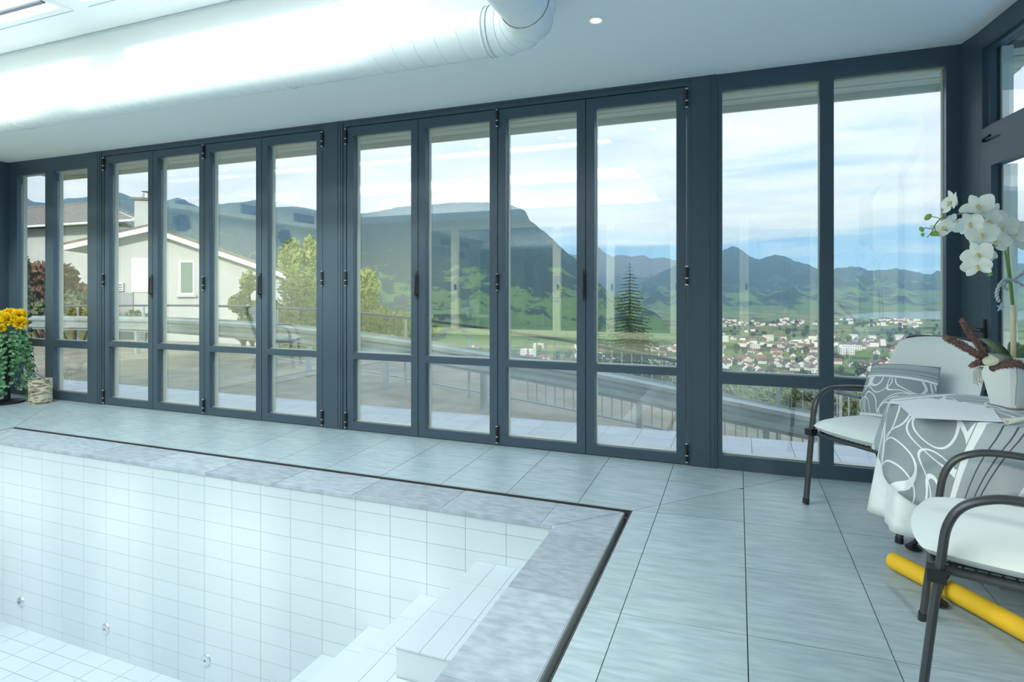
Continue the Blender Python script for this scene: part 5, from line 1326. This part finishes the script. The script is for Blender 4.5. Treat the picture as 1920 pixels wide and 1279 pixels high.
ego = tag(obj('decorative_egg', xform(eg, Matrix.Identity(4)), mat('glazed_pale_egg', srgb(224, 222, 190), .12), smooth=True), 'glossy pale yellow egg ornament on the pot rim', 'ornament')

# ---- yellow pool noodle
na_ = Pz(1660, 1050, .075) + Vector((.034, .021, 0)); nb_ = Pz(1985, 1232, .075) + Vector((.034, .021, 0))
rN = .036
na_.z = zf(na_.x, na_.y) + rN + .002; nb_.z = zf(nb_.x, nb_.y) + rN + .002
mdp = (na_ + nb_) / 2; mdp.z += .004
npth = smooth_path([na_, mdp, nb_], 12)
tag(obj('pool_noodle', MB().tube([npth[0] + (npth[0] - npth[1]).normalized() * .006] + npth, [rN * .9] + [rN] * len(npth), 28), M['yellow'], smooth=60), 'yellow foam pool noodle lying under the front armchair', 'pool noodle')

# ---- birch bark lantern
bc = Pz(76, 759, zf(-6.6, 4)); bz = zf(bc.x, bc.y); bq = ray(76, 759); bc += Vector((bq.x, bq.y, 0)).normalized() * .10; lr = .105 * .93; k = .108
M['birch'] = mat('birch_bark', srgb(206, 200, 178), .85, var=srgb(118, 104, 84), scale=16, stretch=(1, 1, 3.2), bump=.5, bscale=40, var_lo=.44, var_hi=.62, detail=8)
bl_ = empty('birch_lantern', (bc.x, bc.y, bz), label='birch bark cylinder with a star on it and a wire handle by the window', cat='lantern')
prof_ = [(.102, 0), (.108, .01), (.104, .10), (.108, .19), (.105, .262), (.096, .262), (.094, .02), (0, .02)]
obj('bark_body', MB().lathe(prof_, (0, 0, 0), 36), M['birch'], bl_, smooth=50, local=True)
hd_ = smooth_path([(-.10, 0, .25), (-.135, -.02, .31), (-.155, -.03, .355), (-.13, -.03, .372), (-.05, -.02, .33), (.05, 0, .275), (.10, 0, .25)], 6)
obj('wire_handle', MB().tube(hd_, .0025, 6), M['black'], bl_, smooth=True, local=True)
stm = MB(); an0 = math.radians(-62); ctr = Vector((math.cos(an0) * .110, math.sin(an0) * .110, .165)); tx = Vector((-math.sin(an0), math.cos(an0), 0)); nz_ = Vector((math.cos(an0), math.sin(an0), 0)); stv = []
for q in range(10):
    a = math.pi * q / 5 + math.pi / 2; r = .036 if q % 2 == 0 else .015; stv.append(ctr + tx * math.cos(a) * r + Vector((0, 0, 1)) * math.sin(a) * r)
stm.add([p for p in stv] + [p + nz_ * .008 for p in stv], [tuple(range(9, -1, -1)), tuple(range(10, 20))] + [(i, (i + 1) % 10, 10 + (i + 1) % 10, 10 + i) for i in range(10)]); obj('star', stm, mat('grey_bark_star', srgb(158, 150, 136), .9), bl_, local=True)

# ---- trailing ivy with yellow chrysanthemums on a stand
pp_ = Vector((-7.45, 3.98, 0)); pz = zf(pp_.x, pp_.y)
pl = empty('planter', (pp_.x, pp_.y, pz), label='planter of yellow chrysanthemums and trailing ivy at the left edge', cat='potted plant')
obj('stand', MB().lathe([(.16, 0), (.16, .02), (.03, .04), (.025, .42), (.12, .45), (.12, .46), (0, .46)], (0, 0, 0), 20), M['black'], pl, smooth=40, local=True)
obj('pot', MB().lathe([(.11, .46), (.15, .70), (.16, .70), (.16, .72), (.14, .72), (.13, .66), (0, .66)], (0, 0, 0), 24), M['black'], pl, smooth=40, local=True)
iv = MB(); rng = random.Random(4); vine = MB()
def ivy_leaf(p, n, s):
    n = n.normalized(); a = n.orthogonal().normalized(); a = Matrix.Rotation(rng.random() * 6.3, 3, n) @ a; b = n.cross(a)
    pr = [(0, -.5), (.55, -.35), (.35, .1), (.62, .35), (.2, .4), (0, .9), (-.2, .4), (-.62, .35), (-.35, .1), (-.55, -.35)]
    iv.add([p + a * x * s + b * y * s + n * (.12 * s * (1 - abs(x) * 2)) for x, y in pr], [tuple(range(10))])
for k in range(46):
    a = rng.uniform(-3.1, .6) if rng.random() < .8 else rng.random() * 6.3
    L_ = rng.uniform(.25, .72) if k > 4 else .74
    p = Vector((math.cos(a) * .12, math.sin(a) * .12, .74)); pts_ = [p]; n = 9; out = rng.uniform(.05, .12)
    if k < 9: a = rng.uniform(-1.2, -.8); out = rng.uniform(.10, .14); L_ = rng.uniform(.60, .73)
    for i in range(1, n + 1):
        t = i / n; pts_.append(Vector((math.cos(a) * (.12 + out * min(t * 2.5, 1)), math.sin(a) * (.12 + out * min(t * 2.5, 1)), .76 - L_ * t ** 1.1 + .05 * math.sin(min(t * 3, 1) * math.pi) * .5)) + Vector((rng.uniform(-.02, .02), rng.uniform(-.02, .02), 0)))
    vine.tube(pts_, .0025, 5)
    for i in range(1, n + 1):
        for q in range(4): ivy_leaf(pts_[i] + Vector((rng.uniform(-.03, .03), rng.uniform(-.03, .03), rng.uniform(-.03, .03))), Vector((math.cos(a), math.sin(a), .5)) + Vector((rng.gauss(0, .4), rng.gauss(0, .4), rng.gauss(0, .4))), rng.uniform(.024, .040))
iv.v = [(x, y, max(z, .012)) for x, y, z in iv.v]
M['ivy'] = mat('ivy_leaf', srgb(52, 108, 72), .4, var=srgb(116, 172, 124), scale=26)
tag(obj('ivy_leaves', iv, M['ivy'], pl, local=True), kind='stuff'); tag(obj('ivy_vines', vine, M['stem'], pl, local=True), kind='stuff')
M['mum'] = mat('yellow_petal', srgb(255, 228, 30), .6, var=srgb(255, 212, 12), scale=30); M['mumw'] = mat('cream_petal', srgb(238, 238, 210), .6)
def mum(c, r, m, seed):
    rng2 = random.Random(seed); mb = MB()
    for k in range(300):
        d = Vector((rng2.gauss(0, 1), rng2.gauss(0, 1), rng2.gauss(0, 1) * .8 + .25)).normalized(); b = d.orthogonal().normalized(); b = Matrix.Rotation(rng2.random() * 6.3, 3, d) @ b
        l = r * rng2.uniform(.8, 1.05); w = r * .16; c_ = Vector(c)
        mb.add([c_ + d * l * .25, c_ + d * l * .7 + b * w, c_ + d * l + Vector((0, 0, r * .06)), c_ + d * l * .7 - b * w], [(0, 1, 2, 3)])
    obj('flower_head', mb, m, pl, local=True)
for k, (x, y, z, r, m) in enumerate(((.02, -.10, .93, .085, 'mum'), (.13, -.06, .91, .085, 'mum'), (.18, .02, .87, .08, 'mum'), (.10, .06, .95, .08, 'mum'), (-.02, .04, .95, .085, 'mum'), (-.12, .0, .93, .08, 'mum'), (.12, -.12, .82, .055, 'mum'), (-.03, -.17, .84, .07, 'mumw'), (-.14, -.12, .86, .07, 'mumw'))):
    mum((x, y, z), r, M[m], k); obj('flower_stalk', MB().tube([(x * .4, y * .4, .66), (x, y, z)], .004, 5), M['stem'], pl, local=True)

# ---- haze over the valley
hz = MB().box(-7000, 6000, 60, 7000, -135, 730)
hm = bpy.data.materials.new('valley_haze'); hm.use_nodes = True; nt = hm.node_tree; nt.nodes.clear()
o_ = nt.nodes.new('ShaderNodeOutputMaterial'); vsn = nt.nodes.new('ShaderNodeVolumeScatter')
vsn.inputs['Color'].default_value = (.36, .66, 1, 1); vsn.inputs['Density'].default_value = 1.3e-4; vsn.inputs['Anisotropy'].default_value = 0.0
nt.links.new(vsn.outputs[0], o_.inputs['Volume'])
tag(obj('haze', hz, hm), 'blue haze lying over the valley and mountains', 'haze', kind='stuff')
